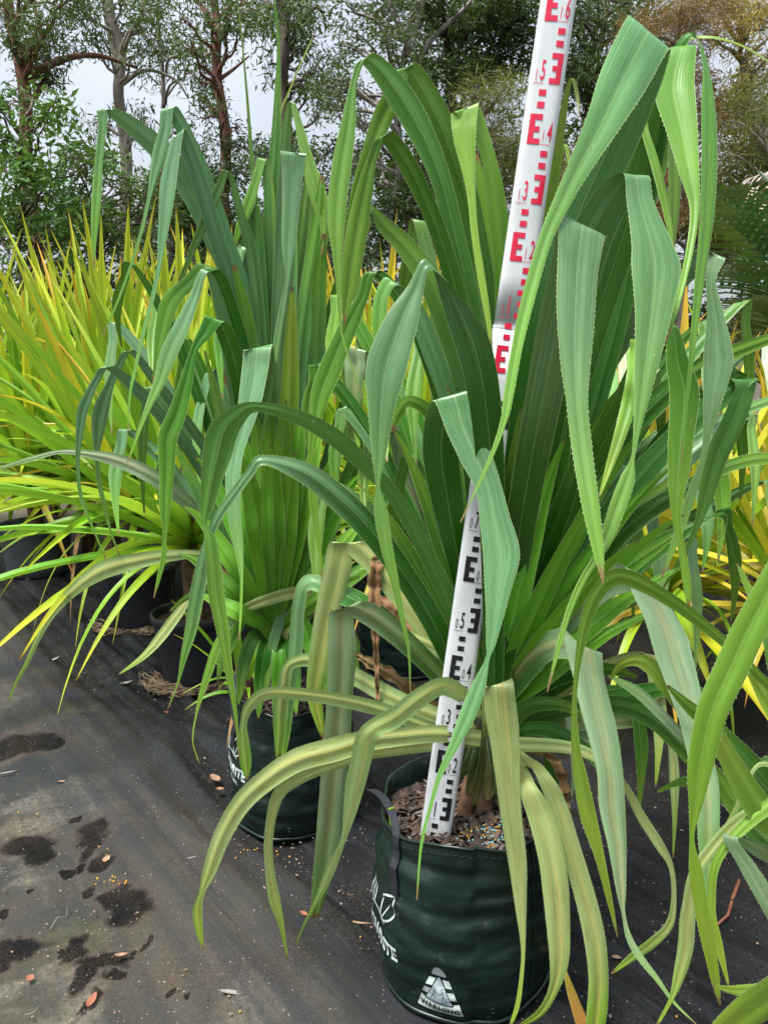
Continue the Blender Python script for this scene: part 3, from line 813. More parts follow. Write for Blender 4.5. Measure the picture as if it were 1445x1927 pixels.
    (A, 'pale', (1.52, 1.34, 1.06), 4, [(950, 1320, 40), (1035, 1205, 42), (1100, 1135, 44), (1155, 1095, 50), (1207, 1085, 74, 22), (1224, 1130, 76, 15), (1250, 1182, 77, 10), (1268, 1240, 68), (1286, 1300, 60), (1302, 1360, 50), (1318, 1430, 48), (1330, 1490, 46), (1331, 1588, 40), (1333, 1671, 18), (1336, 1725, 4)]),
    (A, 'mid', (1.55, 1.45, 1.4), 3, [(950, 1375, 36), (1050, 1340, 36), (1150, 1326, 36), (1225, 1350, 40), (1285, 1405, 38), (1340, 1470, 30), (1390, 1540, 14)]),
    (A, 'olive', (1.5, 1.34, 1.26), 2, [(945, 1400, 30), (1060, 1405, 24), (1130, 1430, 18), (1174, 1478, 14), (1205, 1535, 18), (1240, 1590, 18), (1262, 1632, 10), (1267, 1690, 10), (1258, 1740, 16), (1225, 1775, 20), (1190, 1800, 16), (1150, 1832, 4)]),
    (A, 'mid', (1.52, 1.45, 1.4), 2, [(945, 1390, 34), (1000, 1372, 28), (1050, 1380, 30), (1110, 1420, 24), (1150, 1470, 8)]),
    (A, 'deep', (1.52, 1.55, 1.6), 2, [(945, 1350, 40), (1010, 1290, 46), (1080, 1265, 38), (1150, 1262, 24), (1200, 1275, 6)]),
    (A, 'mid', (1.5, 1.42, 1.38), 2, [(945, 1380, 34), (985, 1335, 34), (1040, 1325, 26), (1085, 1340, 14), (1110, 1365, 4)]),
    (A, 'yellow', (1.5, 1.36, 1.3), 2, [(1000, 1700, 8), (1040, 1780, 8), (1062, 1830, 9), (1076, 1872, 17), (1096, 1930, 24)]),
    # --- second plant
    (B, 'steel', (2.12, 2.1, 2.0), 2, [(520, 1180, 26), (520, 900, 34), (514, 620, 30), (508, 420, 31), (517, 290, 23), (522, 180, 13), (524, 80, 6), (516, 5, 4), (505, -50, 3)]),
    (B, 'steel', (2.1, 2.05, 2.0), 2, [(515, 1180, 24), (508, 800, 26), (495, 520, 17), (478, 350, 10), (465, 180, 5), (453, 50, 3), (446, -10, 2)]),
    (B, 'lime', (2.15, 2.1, 2.1), 2, [(520, 1180, 20), (515, 600, 16), (522, 260, 7), (545, 170, 4), (594, 58, 2)]),
    (B, 'blue', (2.1, 1.95, 1.85), 3, [(520, 1185, 26), (524, 800, 38), (534, 500, 40), (551, 294, 50, 4), (550, 340, 37, 2), (547, 400, 31), (543, 460, 25), (541, 520, 9), (530, 590, 12), (520, 650, 12), (510, 720, 10), (500, 790, 7), (478, 905, 2)]),
    (B, 'blue', (2.1, 2.05, 2.05), 2, [(518, 1185, 26), (500, 920, 38), (497, 660, 35), (505, 480, 33), (508, 380, 20), (510, 330, 5)]),
    (B, 'blue', (2.08, 2.02, 2.0), 2, [(520, 1185, 26), (530, 920, 40), (536, 700, 38), (541, 520, 36), (545, 420, 26), (548, 350, 6)]),
    (B, 'steel', (2.08, 2.0, 1.95), 2, [(522, 1185, 26), (545, 950, 38), (556, 740, 34), (572, 590, 32), (590, 470, 34), (600, 400, 28), (606, 330, 8)]),
    (B, 'steel', (2.05, 1.98, 1.95), 2, [(522, 1185, 26), (565, 960, 36), (588, 800, 30), (598, 640, 28), (602, 520, 26), (610, 440, 8)]),
    (B, 'steel', (2.0, 1.95, 1.9), 2, [(520, 1185, 26), (512, 1020, 38), (505, 860, 38), (478, 700, 32), (462, 590, 26), (440, 500, 10)]),
    (B, 'lime', (1.98, 1.94, 1.9), 2, [(521, 1185, 26), (528, 1030, 40), (538, 880, 40), (545, 740, 36), (548, 620, 24), (550, 540, 6)]),
    (B, 'steel', (2.12, 2.1, 2.05), 4, [(522, 1180, 22), (532, 800, 28), (532, 450, 22), (538, 260, 17), (548, 194, 12, 30), (560, 225, 13), (575, 285, 21), (591, 345, 28), (604, 395, 24), (608, 430, 10), (606, 480, 3)]),
    (B, 'steel', (2.12, 2.12, 2.1), 3, [(518, 1180, 22), (508, 700, 20), (505, 380, 16), (496, 299, 16, 10), (482, 340, 17), (466, 390, 22), (450, 432, 14), (440, 470, 4)]),
    (B, 'blue', (2.12, 2.0, 1.95), 8, [(515, 1185, 26), (478, 900, 38), (452, 650, 36), (428, 520, 34), (398, 445, 36), (365, 375, 38), (325, 308, 42), (262, 248, 32), (200, 206, 22, -10), (193, 245, 14), (187, 300, 13), (183, 360, 16), (180, 410, 14), (177, 460, 8), (178, 505, 2)]),
    (B, 'blue', (2.12, 2.0, 1.92), 5, [(515, 1185, 26), (490, 850, 34), (458, 570, 32), (420, 440, 32), (375, 310, 28), (322, 205, 26, -18), (311, 245, 23, -10), (299, 295, 24), (289, 335, 14), (281, 372, 7), (268, 430, 6), (250, 490, 5), (225, 560, 4), (194, 632, 2)]),
    (B, 'blue', (2.08, 1.94, 1.85), 5, [(515, 1185, 26), (488, 850, 34), (448, 590, 30), (412, 460, 30), (375, 340, 28), (340, 251, 26, -22), (327, 295, 29, -8), (318, 350, 33), (312, 400, 27), (306, 450, 18), (300, 500, 9), (288, 560, 9), (272, 620, 8), (256, 690, 7), (245, 745, 5), (241, 818, 2)]),
    (B, 'steel', (2.1, 2.0, 1.95), 4, [(518, 1185, 24), (500, 800, 26), (480, 520, 22), (452, 400, 17), (429, 322, 9, 0), (412, 355, 15), (393, 400, 17), (372, 448, 14), (352, 498, 9), (330, 560, 7), (300, 685, 2)]),
    (B, 'deep', (2.05, 1.95, 1.9), 4, [(515, 1185, 26), (490, 900, 32), (462, 690, 30), (432, 575, 28), (397, 502, 32, 20), (355, 533, 26), (322, 568, 34), (306, 620, 27), (297, 670, 14), (288, 720, 3)]),
    (B, 'blue', (2.0, 1.9, 1.85), 3, [(512, 1185, 26), (470, 900, 32), (430, 650, 28), (392, 512, 14, 20), (366, 560, 20), (345, 610, 29), (320, 662, 33), (300, 720, 22), (284, 755, 14), (268, 795, 8), (240, 872, 2)]),
    (B, 'deep', (1.98, 1.86, 1.8), 4, [(512, 1188, 26), (485, 960, 34), (462, 790, 33), (442, 680, 33), (410, 602, 36, 15), (384, 630, 25), (365, 662, 14), (352, 715, 24), (336, 775, 34), (318, 820, 37), (315, 860, 32), (314, 900, 27), (312, 945, 23), (311, 1000, 9), (308, 1050, 10), (300, 1085, 8), (290, 1125, 2)]),
    (B, 'blue', (1.95, 1.78, 1.72), 3, [(520, 1190, 28), (516, 980, 40), (502, 800, 46), (487, 657, 54, 6), (480, 710, 51, 4), (471, 760, 45), (460, 805, 32), (447, 850, 27), (440, 895, 30), (441, 960, 27), (447, 1012, 22), (452, 1050, 14), (455, 1095, 6), (453, 1160, 5), (450, 1205, 2)]),
    (B, 'blue', (2.0, 1.95, 1.95), 6, [(510, 1190, 24), (465, 1080, 22), (415, 950, 22), (350, 838, 23), (305, 785, 23), (262, 738, 24), (205, 691, 16, -20), (182, 715, 13), (165, 750, 17), (155, 778, 18), (149, 830, 11), (147, 875, 7), (152, 930, 7), (165, 968, 5), (200, 1052, 2)]),
    (B, 'blue', (2.05, 2.0, 2.0), 5, [(512, 1190, 24), (455, 970, 22), (400, 865, 20), (345, 785, 20), (290, 715, 18), (246, 660, 12, -20), (222, 692, 14), (206, 728, 15), (191, 770, 27), (185, 812, 22), (183, 855, 9), (187, 905, 8), (197, 952, 8), (208, 997, 4), (226, 1048, 2)]),
    (B, 'pale', (2.05, 2.0, 1.95), 3, [(512, 1195, 24), (435, 1035, 22), (370, 962, 25), (300, 905, 28), (232, 870, 26), (170, 855, 16), (115, 850, 8), (60, 863, 10), (0, 881, 5), (-40, 895, 2)]),
    (B, 'olive', (2.05, 2.0, 2.02), 3, [(510, 1200, 22), (445, 1080, 14), (385, 1046, 14), (320, 1046, 22), (262, 1055, 30), (202, 1070, 34), (160, 1094, 26), (125, 1125, 18), (95, 1160, 14), (70, 1205, 10), (50, 1250, 8), (34, 1278, 5), (15, 1322, 2)]),
    (B, 'olive', (2.05, 2.02, 2.05), 2, [(510, 1200, 22), (430, 1115, 14), (365, 1122, 12), (335, 1155, 19), (305, 1195, 20), (270, 1235, 12), (224, 1269, 2)]),
    (B, 'lime', (2.0, 1.92, 1.9), 2, [(512, 1195, 24), (465, 1150, 20), (425, 1185, 12), (408, 1217, 17), (392, 1265, 16), (378, 1310, 10), (369, 1347, 4), (363, 1395, 3), (376, 1438, 2)]),
    (B, 'steel', (2.05, 2.0, 1.95), 2, [(525, 1200, 22), (545, 1130, 22), (530, 1160, 20), (512, 1220, 19), (505, 1270, 14), (500, 1300, 5)]),
    (B, 'steel', (2.02, 1.95, 1.92), 2, [(518, 1195, 24), (462, 1130, 28), (410, 1110, 24), (360, 1120, 14), (320, 1150, 4)]),
    (B, 'steel', (2.02, 2.0, 2.0), 2, [(515, 1190, 26), (462, 1100, 34), (420, 1030, 34), (385, 950, 26), (345, 870, 14), (320, 820, 4)]),
    (B, 'steel', (2.02, 2.0, 2.0), 2, [(515, 1190, 26), (480, 1060, 34), (455, 960, 34), (430, 850, 28), (405, 740, 18), (385, 660, 4)]),
    (B, 'deep', (2.1, 2.15, 2.2), 2, [(530, 1185, 26), (600, 1090, 34), (670, 1000, 32), (735, 920, 28), (795, 880, 20), (850, 860, 5)]),
    (B, 'deep', (2.1, 2.2, 2.3), 2, [(530, 1185, 26), (595, 1050, 34), (645, 930, 32), (690, 830, 26), (740, 760, 14), (770, 720, 4)]),
    (B, 'deep', (2.1, 2.15, 2.2), 2, [(532, 1190, 26), (620, 1120, 32), (700, 1050, 30), (770, 985, 26), (830, 940, 14), (870, 925, 4)]),
    (B, 'steel', (2.1, 2.1, 2.1), 2, [(528, 1185, 26), (575, 1040, 34), (610, 910, 32), (640, 800, 28), (672, 700, 18), (690, 640, 4)]),
    (B, 'olive', (2.0, 1.95, 1.95), 2, [(530, 1195, 24), (600, 1130, 26), (560, 1115, 24), (500, 1130, 22), (455, 1150, 16), (425, 1180, 4)]),
    # --- the plant cut off at the right
    (C3, 'lime', (1.10, 1.08, 1.02), 6, [(1620, 1430, 30), (1540, 1370, 20), (1440, 1285, 18), (1375, 1220, 18), (1290, 1150, 23), (1215, 1103, 28), (1163, 1086, 36, 60), (1128, 1112, 30), (1105, 1162, 26), (1092, 1220, 17), (1083, 1285, 10), (1080, 1350, 12), (1085, 1420, 20), (1092, 1460, 27), (1107, 1533, 32), (1129, 1616, 19), (1148, 1700, 11), (1162, 1765, 2)]),
    (C3, 'lime', (1.0, 0.94, 0.9), 2, [(1640, 1400, 30), (1560, 1120, 46), (1490, 1050, 50, 30), (1420, 1160, 60), (1375, 1255, 61), (1338, 1340, 56), (1316, 1440, 46), (1308, 1510, 26), (1301, 1575, 9), (1308, 1640, 25), (1317, 1700, 26), (1331, 1768, 25), (1344, 1838, 17), (1354, 1892, 3)]),
    (C3, 'lime', (1.05, 1.0, 0.98), 2, [(1620, 1500, 30), (1480, 1500, 26), (1360, 1600, 16), (1338, 1700, 14), (1352, 1780, 14), (1371, 1858, 3)]),
    (C3, 'olive', (1.1, 1.05, 1.03), 2, [(1620, 1500, 26), (1430, 1520, 24), (1320, 1620, 22), (1295, 1710, 27), (1289, 1780, 28), (1278, 1830, 22), (1262, 1880, 9), (1235, 1930, 5)]),
    (C3, 'mid', (1.1, 1.15, 1.2), 2, [(1640, 1640, 44), (1540, 1580, 54), (1460, 1505, 56), (1400, 1435, 48), (1345, 1375, 34), (1290, 1325, 20), (1255, 1290, 5)]),
    (C3, 'lime', (1.1, 1.1, 1.1), 2, [(1640, 1560, 40), (1540, 1460, 40), (1450, 1330, 32), (1410, 1255, 22), (1375, 1200, 5)]),
    (C3, 'lime', (1.05, 1.02, 1.0), 2, [(1640, 1620, 44), (1530, 1600, 60), (1445, 1540, 58), (1390, 1460, 46), (1345, 1370, 26), (1320, 1300, 5)]),
    (C3, 'mid', (1.1, 1.15, 1.2), 2, [(1640, 1660, 40), (1530, 1640, 52), (1440, 1580, 50), (1375, 1500, 36), (1330, 1430, 10)]),
    (C3, 'lime', (1.2, 1.3, 1.35), 3, [(1600, 1500, 26), (1400, 1450, 26), (1300, 1350, 28), (1258, 1292, 34), (1225, 1255, 30), (1195, 1243, 22), (1165, 1254, 14), (1147, 1282, 4)]),
    (C3, 'pale', (1.2, 1.3, 1.35), 2, [(1600, 1540, 24), (1400, 1490, 20), (1290, 1392, 16), (1250, 1350, 20), (1200, 1302, 20), (1145, 1272, 5)]),
    (C3, 'pale', (1.1, 1.0, 0.98), 2, [(1600, 1660, 24), (1470, 1620, 30), (1375, 1573, 30, 10), (1402, 1625, 34, 0), (1440, 1690, 34), (1475, 1760, 26), (1500, 1830, 6)]),
    (C3, 'olive', (1.12, 1.1, 1.1), 2, [(1600, 1560, 16), (1450, 1440, 10), (1402, 1478, 9), (1385, 1520, 9), (1355, 1575, 8), (1330, 1610, 3)]),
    (C3, 'lime', (0.9, 0.82, 0.80), 2, [(1680, 1700, 60), (1580, 1770, 90), (1480, 1850, 100), (1400, 1905, 90), (1340, 1960, 60), (1300, 2020, 20)]),
    (C3, 'lime', (0.95, 0.9, 0.88), 2, [(1640, 1760, 26), (1480, 1850, 24), (1395, 1864, 18), (1340, 1856, 3)]),
    (C3, 'mid', (1.15, 1.2, 1.25), 2, [(1600, 1500, 30), (1480, 1300, 34), (1445, 1200, 22), (1400, 1090, 10), (1385, 1060, 3)]),
    (C3, 'deep', (1.2, 1.3, 1.4), 2, [(1620, 1560, 36), (1450, 1440, 36), (1370, 1500, 26), (1290, 1470, 18), (1235, 1490, 4)]),
]
for (mx_, my_, ex, ey, w, mt_) in ((480, 1215, 452, 1300, 26, 'mid'), (500, 1235, 488, 1325, 26, 'deep'), (545, 1225, 556, 1318, 28, 'deep'), (580, 1200, 612, 1290, 28, 'mid'),
                               (455, 1185, 415, 1255, 24, 'mid'), (620, 1170, 668, 1250, 28, 'deep'), (525, 1240, 520, 1345, 24, 'fresh'), (560, 1180, 590, 1255, 28, 'fresh'), (470, 1170, 430, 1225, 26, 'fresh')):
    FL.append((B, mt_, (2.1, 1.98, 1.93), 1, [(518, 1190, 18), (mx_, my_ - 18, w), ((mx_ + ex) / 2 + (ex - 520) * 0.12, (my_ + ey) / 2 - 4, w * 0.9), (ex, ey, w * 0.5), (ex + (ex - 520) * 0.05, ey + 26, 3)]))
for (ex, ey, w, yy) in ((402, 905, 38, 1.98), (432, 868, 42, 1.96), (458, 842, 42, 1.95), (484, 820, 44, 1.93), (508, 812, 44, 1.92), (534, 812, 44, 1.92),
                        (562, 830, 44, 1.94), (590, 856, 42, 1.96), (618, 890, 42, 1.98), (650, 930, 40, 2.0), (385, 985, 36, 1.96), (378, 1062, 34, 1.95),
                        (655, 1010, 36, 1.98), (690, 1068, 34, 1.98), (400, 1128, 30, 1.92), (640, 1100, 30, 1.92), (470, 905, 44, 1.88), (548, 900, 44, 1.88), (512, 885, 46, 1.86)):
    bx, by = 518, 1188
    px, py = ex - bx, ey - by
    FL.append((B, 'fresh', (2.02, (2.0 + yy) / 2 - 0.04, yy), 2, [(bx, by, 16), (bx + px * 0.25, by + py * 0.27, w * 0.72), (bx + px * 0.55, by + py * 0.58, w), (bx + px * 0.82, by + py * 0.84, w * 0.86), (ex, ey, w * 0.6), (ex + px * 0.14, ey + py * 0.10, w * 0.34), (ex + px * 0.3, ey + py * 0.16, 3)]))
for (ex, ey, w, yy) in ((985, 900, 46, 1.40), (1020, 930, 48, 1.38), (1055, 960, 48, 1.38), (1085, 1005, 48, 1.36), (1108, 1055, 48, 1.36), (1120, 1110, 46, 1.34),
                        (1122, 1170, 44, 1.34), (880, 960, 42, 1.60), (825, 1010, 40, 1.58), (790, 1075, 38, 1.56), (1000, 1020, 46, 1.32), (1045, 1075, 46, 1.32), (1075, 1140, 44, 1.32), (1090, 1225, 40, 1.36), (955, 985, 44, 1.36)):
    bx, by = 925, 1345
    px, py = ex - bx, ey - by
    FL.append((A, 'fresh' if ey > 1000 and ex > 900 else 'deep', (1.54, (1.54 + yy) / 2, yy), 2, [(bx, by, 18), (bx + px * 0.25, by + py * 0.27, w * 0.75), (bx + px * 0.55, by + py * 0.58, w), (bx + px * 0.82, by + py * 0.84, w * 0.88), (ex, ey, w * 0.8), (ex + px * 0.3, ey + py * 0.26, w * 0.55), (ex + px * 0.65, ey + py * 0.5, w * 0.25), (ex + px * 0.85, ey + py * 0.6, 3)]))
er = random.Random(17)


def folded(pl, bx, by, cx, cy, w, L, Y, mts):
    sgn = 1 if cx > bx else -1
    k = er.uniform(0.5, 1.3)
    ux, uy = cx - bx, cy - by
    mid = [(bx, by, w * 0.8), (bx + ux * 0.33, by + uy * 0.40, w), (bx + ux * 0.68, by + uy * 0.78, w * 1.1), (cx, cy, w * 0.85, er.uniform(-30, 30)),
           (cx + sgn * 14 * k, cy + L * 0.16, w * 0.75), (cx + sgn * 24 * k, cy + L * 0.42, w * 0.95), (cx + sgn * 24 * k, cy + L * 0.7, w * 0.5), (cx + sgn * 18 * k, cy + L, 3)]
    FL.append((pl, er.choice(mts), Y, 3, mid))


for (cx, cy) in ((1150, 560), (1225, 700), (1312, 610), (1392, 570), (1425, 650), (1180, 880), (1250, 800), (1330, 820), (1404, 780), (1435, 905), (1352, 965), (1290, 1015), (1212, 962), (1120, 640), (1380, 700), (1300, 900)):
    folded(A, 945, 1310, cx, cy, er.uniform(24, 34), er.uniform(170, 300), (1.62, er.uniform(1.62, 1.9), er.uniform(1.55, 1.85)), ('mid', 'deep', 'fold', 'bloom'))
for (cx, cy) in ((642, 560), (692, 640), (742, 700), (602, 690), (652, 770), (702, 830), (772, 860), (622, 900), (800, 640), (850, 520), (790, 420)):
    folded(A, 915, 1310, cx, cy, er.uniform(22, 32), er.uniform(150, 260), (1.64, er.uniform(1.68, 1.9), er.uniform(1.65, 1.85)), ('mid', 'deep', 'fold', 'bloom'))
for (cx, cy) in ((252, 500), (302, 570), (352, 640), (222, 610), (282, 730), (332, 810), (242, 810), (402, 700), (432, 560), (462, 470), (560, 420), (600, 560), (630, 640), (585, 330), (480, 390), (660, 480)):
    folded(B, 515, 1185, cx, cy, er.uniform(17, 25), er.uniform(140, 250), (2.18, er.uniform(2.1, 2.3), er.uniform(2.0, 2.25)), ('blue', 'steel', 'blue', 'deep'))
for (cx, cy) in ((1105, 1265), (1185, 1300), (1255, 1355), (1062, 1335), (1152, 1395), (1215, 1230), (1300, 1290), (1020, 1400)):
    folded(A, 950, 1370, cx, cy, er.uniform(22, 32), er.uniform(150, 260), (1.6, er.uniform(1.5, 1.7), er.uniform(1.45, 1.65)), ('mid', 'olive', 'pale', 'deep'))
for pl, mt, Ys, ci, pts in FL:
    if pl is B and mt != 'fresh' and pts[2][1] < 1000:
        Ys = (2.16, max(Ys[1], 1.86) if ci > 2 else Ys[1] + 0.12, Ys[2] if ci > 2 else Ys[2] + 0.1)
    traced_leaf(pl, mt, Ys, ci, pts)


def trunk_part(plant, pts, rads, name='trunk', mat=M_ROOT):
    v, f = tube(catmull([tuple(p) for p in pts], 5), catmull(np.array(rads)[:, None], 5)[:, 0], 12)
    o = np.array(plant.location[:])
    return mesh_obj(name, [np.array(p[:]) - o for p in v], f, mat, plant, True)


cb = at(915, 1330, 1.57)
M_SHEATH = simple_mat('old_leaf_sheath', (0.018, 0.030, 0.010), (0.060, 0.062, 0.026), 18, 0.6, 0.5, 0.004)
trunk_part(A, [(0.215, 1.62, 0.30), (0.218, 1.61, 0.40), (0.22, 1.60, 0.46), cb], [0.028, 0.032, 0.045, 0.03], mat=M_SHEATH)
for (x0, x1, y1, w) in ((885, 858, 1462, 30), (900, 884, 1484, 34), (920, 918, 1490, 38), (940, 950, 1484, 34), (955, 985, 1462, 30), (910, 895, 1500, 24), (935, 940, 1505, 24)):
    traced_leaf(A, 'sheath', (1.53, 1.50, 1.49), 1, [(920 + (x0 - 920) * 0.4, 1385, 30), (x0, 1435, w), (x1, y1, w * 0.55), (x1 + (x1 - x0) * 0.3, y1 + 16, 4)], name='old_leaf_base')
for (x0, y0, x1, y1, r) in ((893, 1470, 868, 1545, 0.016), (905, 1475, 915, 1565, 0.0185), (930, 1480, 962, 1555, 0.013)):
    p0, p1 = at(x0, y0 - 40, 1.55), at(x1, y1 + 12, 1.50)
    trunk_part(A, [p0, (p0 + p1) / 2, p1], [r * 0.9, r, r * 1.05], 'prop_root')
cb2 = at(520, 1190, 2.12)
trunk_part(B, [(-0.28, 2.16, 0.30), (-0.29, 2.16, 0.42), cb2], [0.032, 0.034, 0.03], mat=M_SHEATH)
trunk_part(B, [(-0.29, 2.1, 0.46), (-0.27, 2.03, 0.40), (-0.25, 2.01, 0.33)], [0.018, 0.02, 0.021], 'prop_root')
trunk_part(C3, [(0.86, 1.10, 0.2), (0.87, 1.10, 0.4), (0.88, 1.1, 0.62)], [0.05, 0.045, 0.03])


# ------------------------------------------------------------------ grow bags
def text_mesh(body, size, bold=0.0, xs=1.0, shear=0.0, space=1.0):
    cu = bpy.data.curves.new('lettering', 'FONT')
    cu.body = body
    cu.size = size
    cu.offset = bold
    cu.shear = shear
    cu.space_character = space
    cu.resolution_u = 3
    o = link(bpy.data.objects.new('lettering', cu))
    bpy.context.view_layer.update()
    dg = bpy.context.evaluated_depsgraph_get()
    me = bpy.data.meshes.new_from_object(o.evaluated_get(dg))
    V = np.array([v.co[:] for v in me.vertices]) if len(me.vertices) else np.zeros((0, 3))
    Fc = [tuple(p.vertices) for p in me.polygons]
    bpy.data.objects.remove(o)
    bpy.data.curves.remove(cu)
    bpy.data.meshes.remove(me)
    V[:, 0] *= xs
    return V[:, :2], Fc


def stroke(pts, w, closed=False):
    """2-D polyline of width w -> verts, faces"""
    P = np.array(pts, float)
    n = len(P)
    V, Fc = [], []
    for i in range(n):
        a = P[(i - 1) % n] if (closed or i) else P[i]
        b = P[(i + 1) % n] if (closed or i < n - 1) else P[i]
        t = (b - a) / (np.linalg.norm(b - a) + 1e-9)
        nn = np.array([-t[1], t[0]]) * w / 2
        V += [P[i] + nn, P[i] - nn]
    for i in range(n if closed else n - 1):
        j = (i + 1) % n
        Fc.append((2 * i, 2 * i + 1, 2 * j + 1, 2 * j))
    return np.array(V), Fc


def rounded(poly, r, n=5):
    P = [np.array(p, float) for p in poly]
    out = []
    for i, p in enumerate(P):
        a, b = P[i - 1], P[(i + 1) % len(P)]
        u, v = (a - p) / np.linalg.norm(a - p), (b - p) / np.linalg.norm(b - p)
        for k in range(n + 1):
            t = k / n
            out.append((1 - t) ** 2 * (p + u * r) + 2 * t * (1 - t) * p + t * t * (p + v * r))
    return out


def fan_poly(poly, sub=1):
    P = np.array(poly, float)
    c = P.mean(0)
    V = np.vstack([[c], c + (P - c) * 0.5, P])
    n = len(P)
    Fc = []
    for i in range(n):
        j = (i + 1) % n
        Fc.append((0, 1 + i, 1 + j))
        Fc.append((1 + i, 1 + n + i, 1 + n + j, 1 + j))
    return V, Fc


def subdiv2d(V2, F2, mx=0.006):
    bm = bmesh.new()
    vs = [bm.verts.new((a, b, 0)) for a, b in V2]
    for f in F2:
        try:
            bm.faces.new([vs[i] for i in f])
        except ValueError:
            pass
    bmesh.ops.triangulate(bm, faces=bm.faces[:])
    for _ in range(4):
        es = [e for e in bm.edges if e.calc_length() > mx]
        if not es:
            break
        bmesh.ops.subdivide_edges(bm, edges=es, cuts=1)
        bmesh.ops.triangulate(bm, faces=bm.faces[:])
    bm.verts.index_update()
    out = [(v.co.x, v.co.y) for v in bm.verts], [tuple(v.index for v in f.verts) for f in bm.faces]
    bm.free()
    return out


def make_bag(name, label, cx, cy, R, H, seed, turn, prints, soil_drop=0.05, lean=0.0):
    t = tag(empty(name, (cx, cy, 0)), label, 'grow bag', 'green woven grow bags')
    sd = np.random.default_rng(seed)
    ph = sd.random(8) * 6.28

    def rad(phi, z):
        s = z / H
        r = R * (0.93 + 0.10 * math.sin(min(1, s * 1.15 + 0.12) * math.pi * 0.75)) * (1 - 0.035 * s)
        r *= 1 - 0.08 * max(0, 0.05 - z) / 0.05
        r += 0.0045 * math.sin(3 * phi + ph[0]) * (0.4 + s) + 0.0030 * math.sin(5 * phi + ph[1] + 7 * s) + 0.0022 * math.sin(34 * s + 2 * phi + ph[2]) * (0.3 + 0.7 * math.sin(phi + ph[3]) ** 2)
        return r

    lat = sd.random((40, 64))

    def lnoise(a, b):
        i, j = int(math.floor(a)), int(math.floor(b))
        fa, fb = a - i, b - j
        fa, fb = fa * fa * (3 - 2 * fa), fb * fb * (3 - 2 * fb)
        g = lambda p, q: lat[p % 40, q % 64]
        return (g(i, j) * (1 - fa) + g(i + 1, j) * fa) * (1 - fb) + (g(i, j + 1) * (1 - fa) + g(i + 1, j + 1) * fa) * fb

    rad0 = rad

    def rad(phi, z):
        u = (phi % (2 * math.pi)) / (2 * math.pi)
        r = rad0(phi, z)
        r += 0.010 * (lnoise(u * 20, z * 16) - 0.5) + 0.0085 * (lnoise(u * 10 + 3 * z, z * 44) - 0.5) + 0.003 * (lnoise(u * 40, z * 90) - 0.5)
        r += 0.010 * (lnoise(u * 20 + 7, 1.5) - 0.5) * max(0.0, (z / H - 0.6) / 0.4)
        return r

    def rimz(phi):
        return H + 0.008 * math.sin(2 * phi + ph[4]) + 0.005 * math.sin(5 * phi + ph[5])

    def pt(phi, z, out=0.0):
        r = rad(phi, z) + out
        return (math.sin(phi) * r, -math.cos(phi) * r, z)

    NP, NZ = 140, 56
    V, Fc, uv = [], [], []
    for i in range(NZ + 1):
        for k in range(NP):
            phi = 2 * math.pi * k / NP
            z = rimz(phi) * (i / NZ)
            V.append(pt(phi, z))
    for i in range(NZ):
        for k in range(NP):
            Fc.append((i * NP + k, i * NP + (k + 1) % NP, (i + 1) * NP + (k + 1) % NP, (i + 1) * NP + k))
    # folded hem and the inside
    b0 = len(V)
    for (dr, dz) in ((0.003, 0.002), (-0.001, 0.005), (-0.006, 0.002), (-0.008, -0.06), (-0.010, -0.14)):
        for k in range(NP):
            phi = 2 * math.pi * k / NP
            r = rad(phi, H) + dr
            V.append((math.sin(phi) * r, -math.cos(phi) * r, rimz(phi) + dz))
    for i in range(-1, 4):
        a = NZ * NP if i < 0 else b0 + i * NP
        b = b0 + (i + 1) * NP
        for k in range(NP):
            Fc.append((a + k, a + (k + 1) % NP, b + (k + 1) % NP, b + k))
    wall = mesh_obj('wall', V, Fc, M_BAG, t, True)
    me = wall.data
    ul = me.uv_layers.new(name='UVMap')
    for p in me.polygons:
        for li in p.loop_indices:
            v = V[me.loops[li].vertex_index]
            a = math.atan2(v[0], -v[1]) / (2 * math.pi) + 0.5
            ul.data[li].uv = (a * 2 * math.pi * R, v[2])
        us = [ul.data[li].uv[0] for li in p.loop_indices]
        if max(us) - min(us) > R * 3:
            for li in p.loop_indices:
                if ul.data[li].uv[0] < R * 2:
                    ul.data[li].uv = (ul.data[li].uv[0] + 2 * math.pi * R, ul.data[li].uv[1])
    # piping round the foot
    pts = [pt(2 * math.pi * k / 64, 0.012, 0.004) for k in range(65)]
    v, f = tube(pts, [0.005] * 65, 6, False)
    mesh_obj('base_piping', v, f, M_BAG, wall, True)
    # side seam: stitched ridge and stitches
    for sphi in (turn + R_(40),):
        pts = [pt(sphi - 0.02 * i / 40, 0.01 + (H - 0.012) * i / 40, 0.0012) for i in range(41)]
        v, f = tube(pts, [0.0022] * 41, 6, False)
        seam = mesh_obj('seam', v, f, M_BAG, wall, True)
    sb = MB()
    for k in range(80):
        phi = 2 * math.pi * k / 80
        z = rimz(phi) - 0.014
        a, b = Vector(pt(phi, z, 0.0008)), Vector(pt(phi + 0.045, z, 0.0008))
        sb.add(tube([a, (a + b) / 2 * 1.0, b], [0.0006, 0.0011, 0.0006], 4))
    for k in range(34):
        z = 0.02 + k * (H - 0.04) / 34
        sp = turn + R_(40) + 0.035
        a, b = Vector(pt(sp, z, 0.0008)), Vector(pt(sp, z + 0.006, 0.0008))
        sb.add(tube([a, (a + b) / 2, b], [0.0006, 0.0010, 0.0006], 4))
    st = sb.build('stitching', M_STRAP, wall)
    st['kind'] = 'stuff'
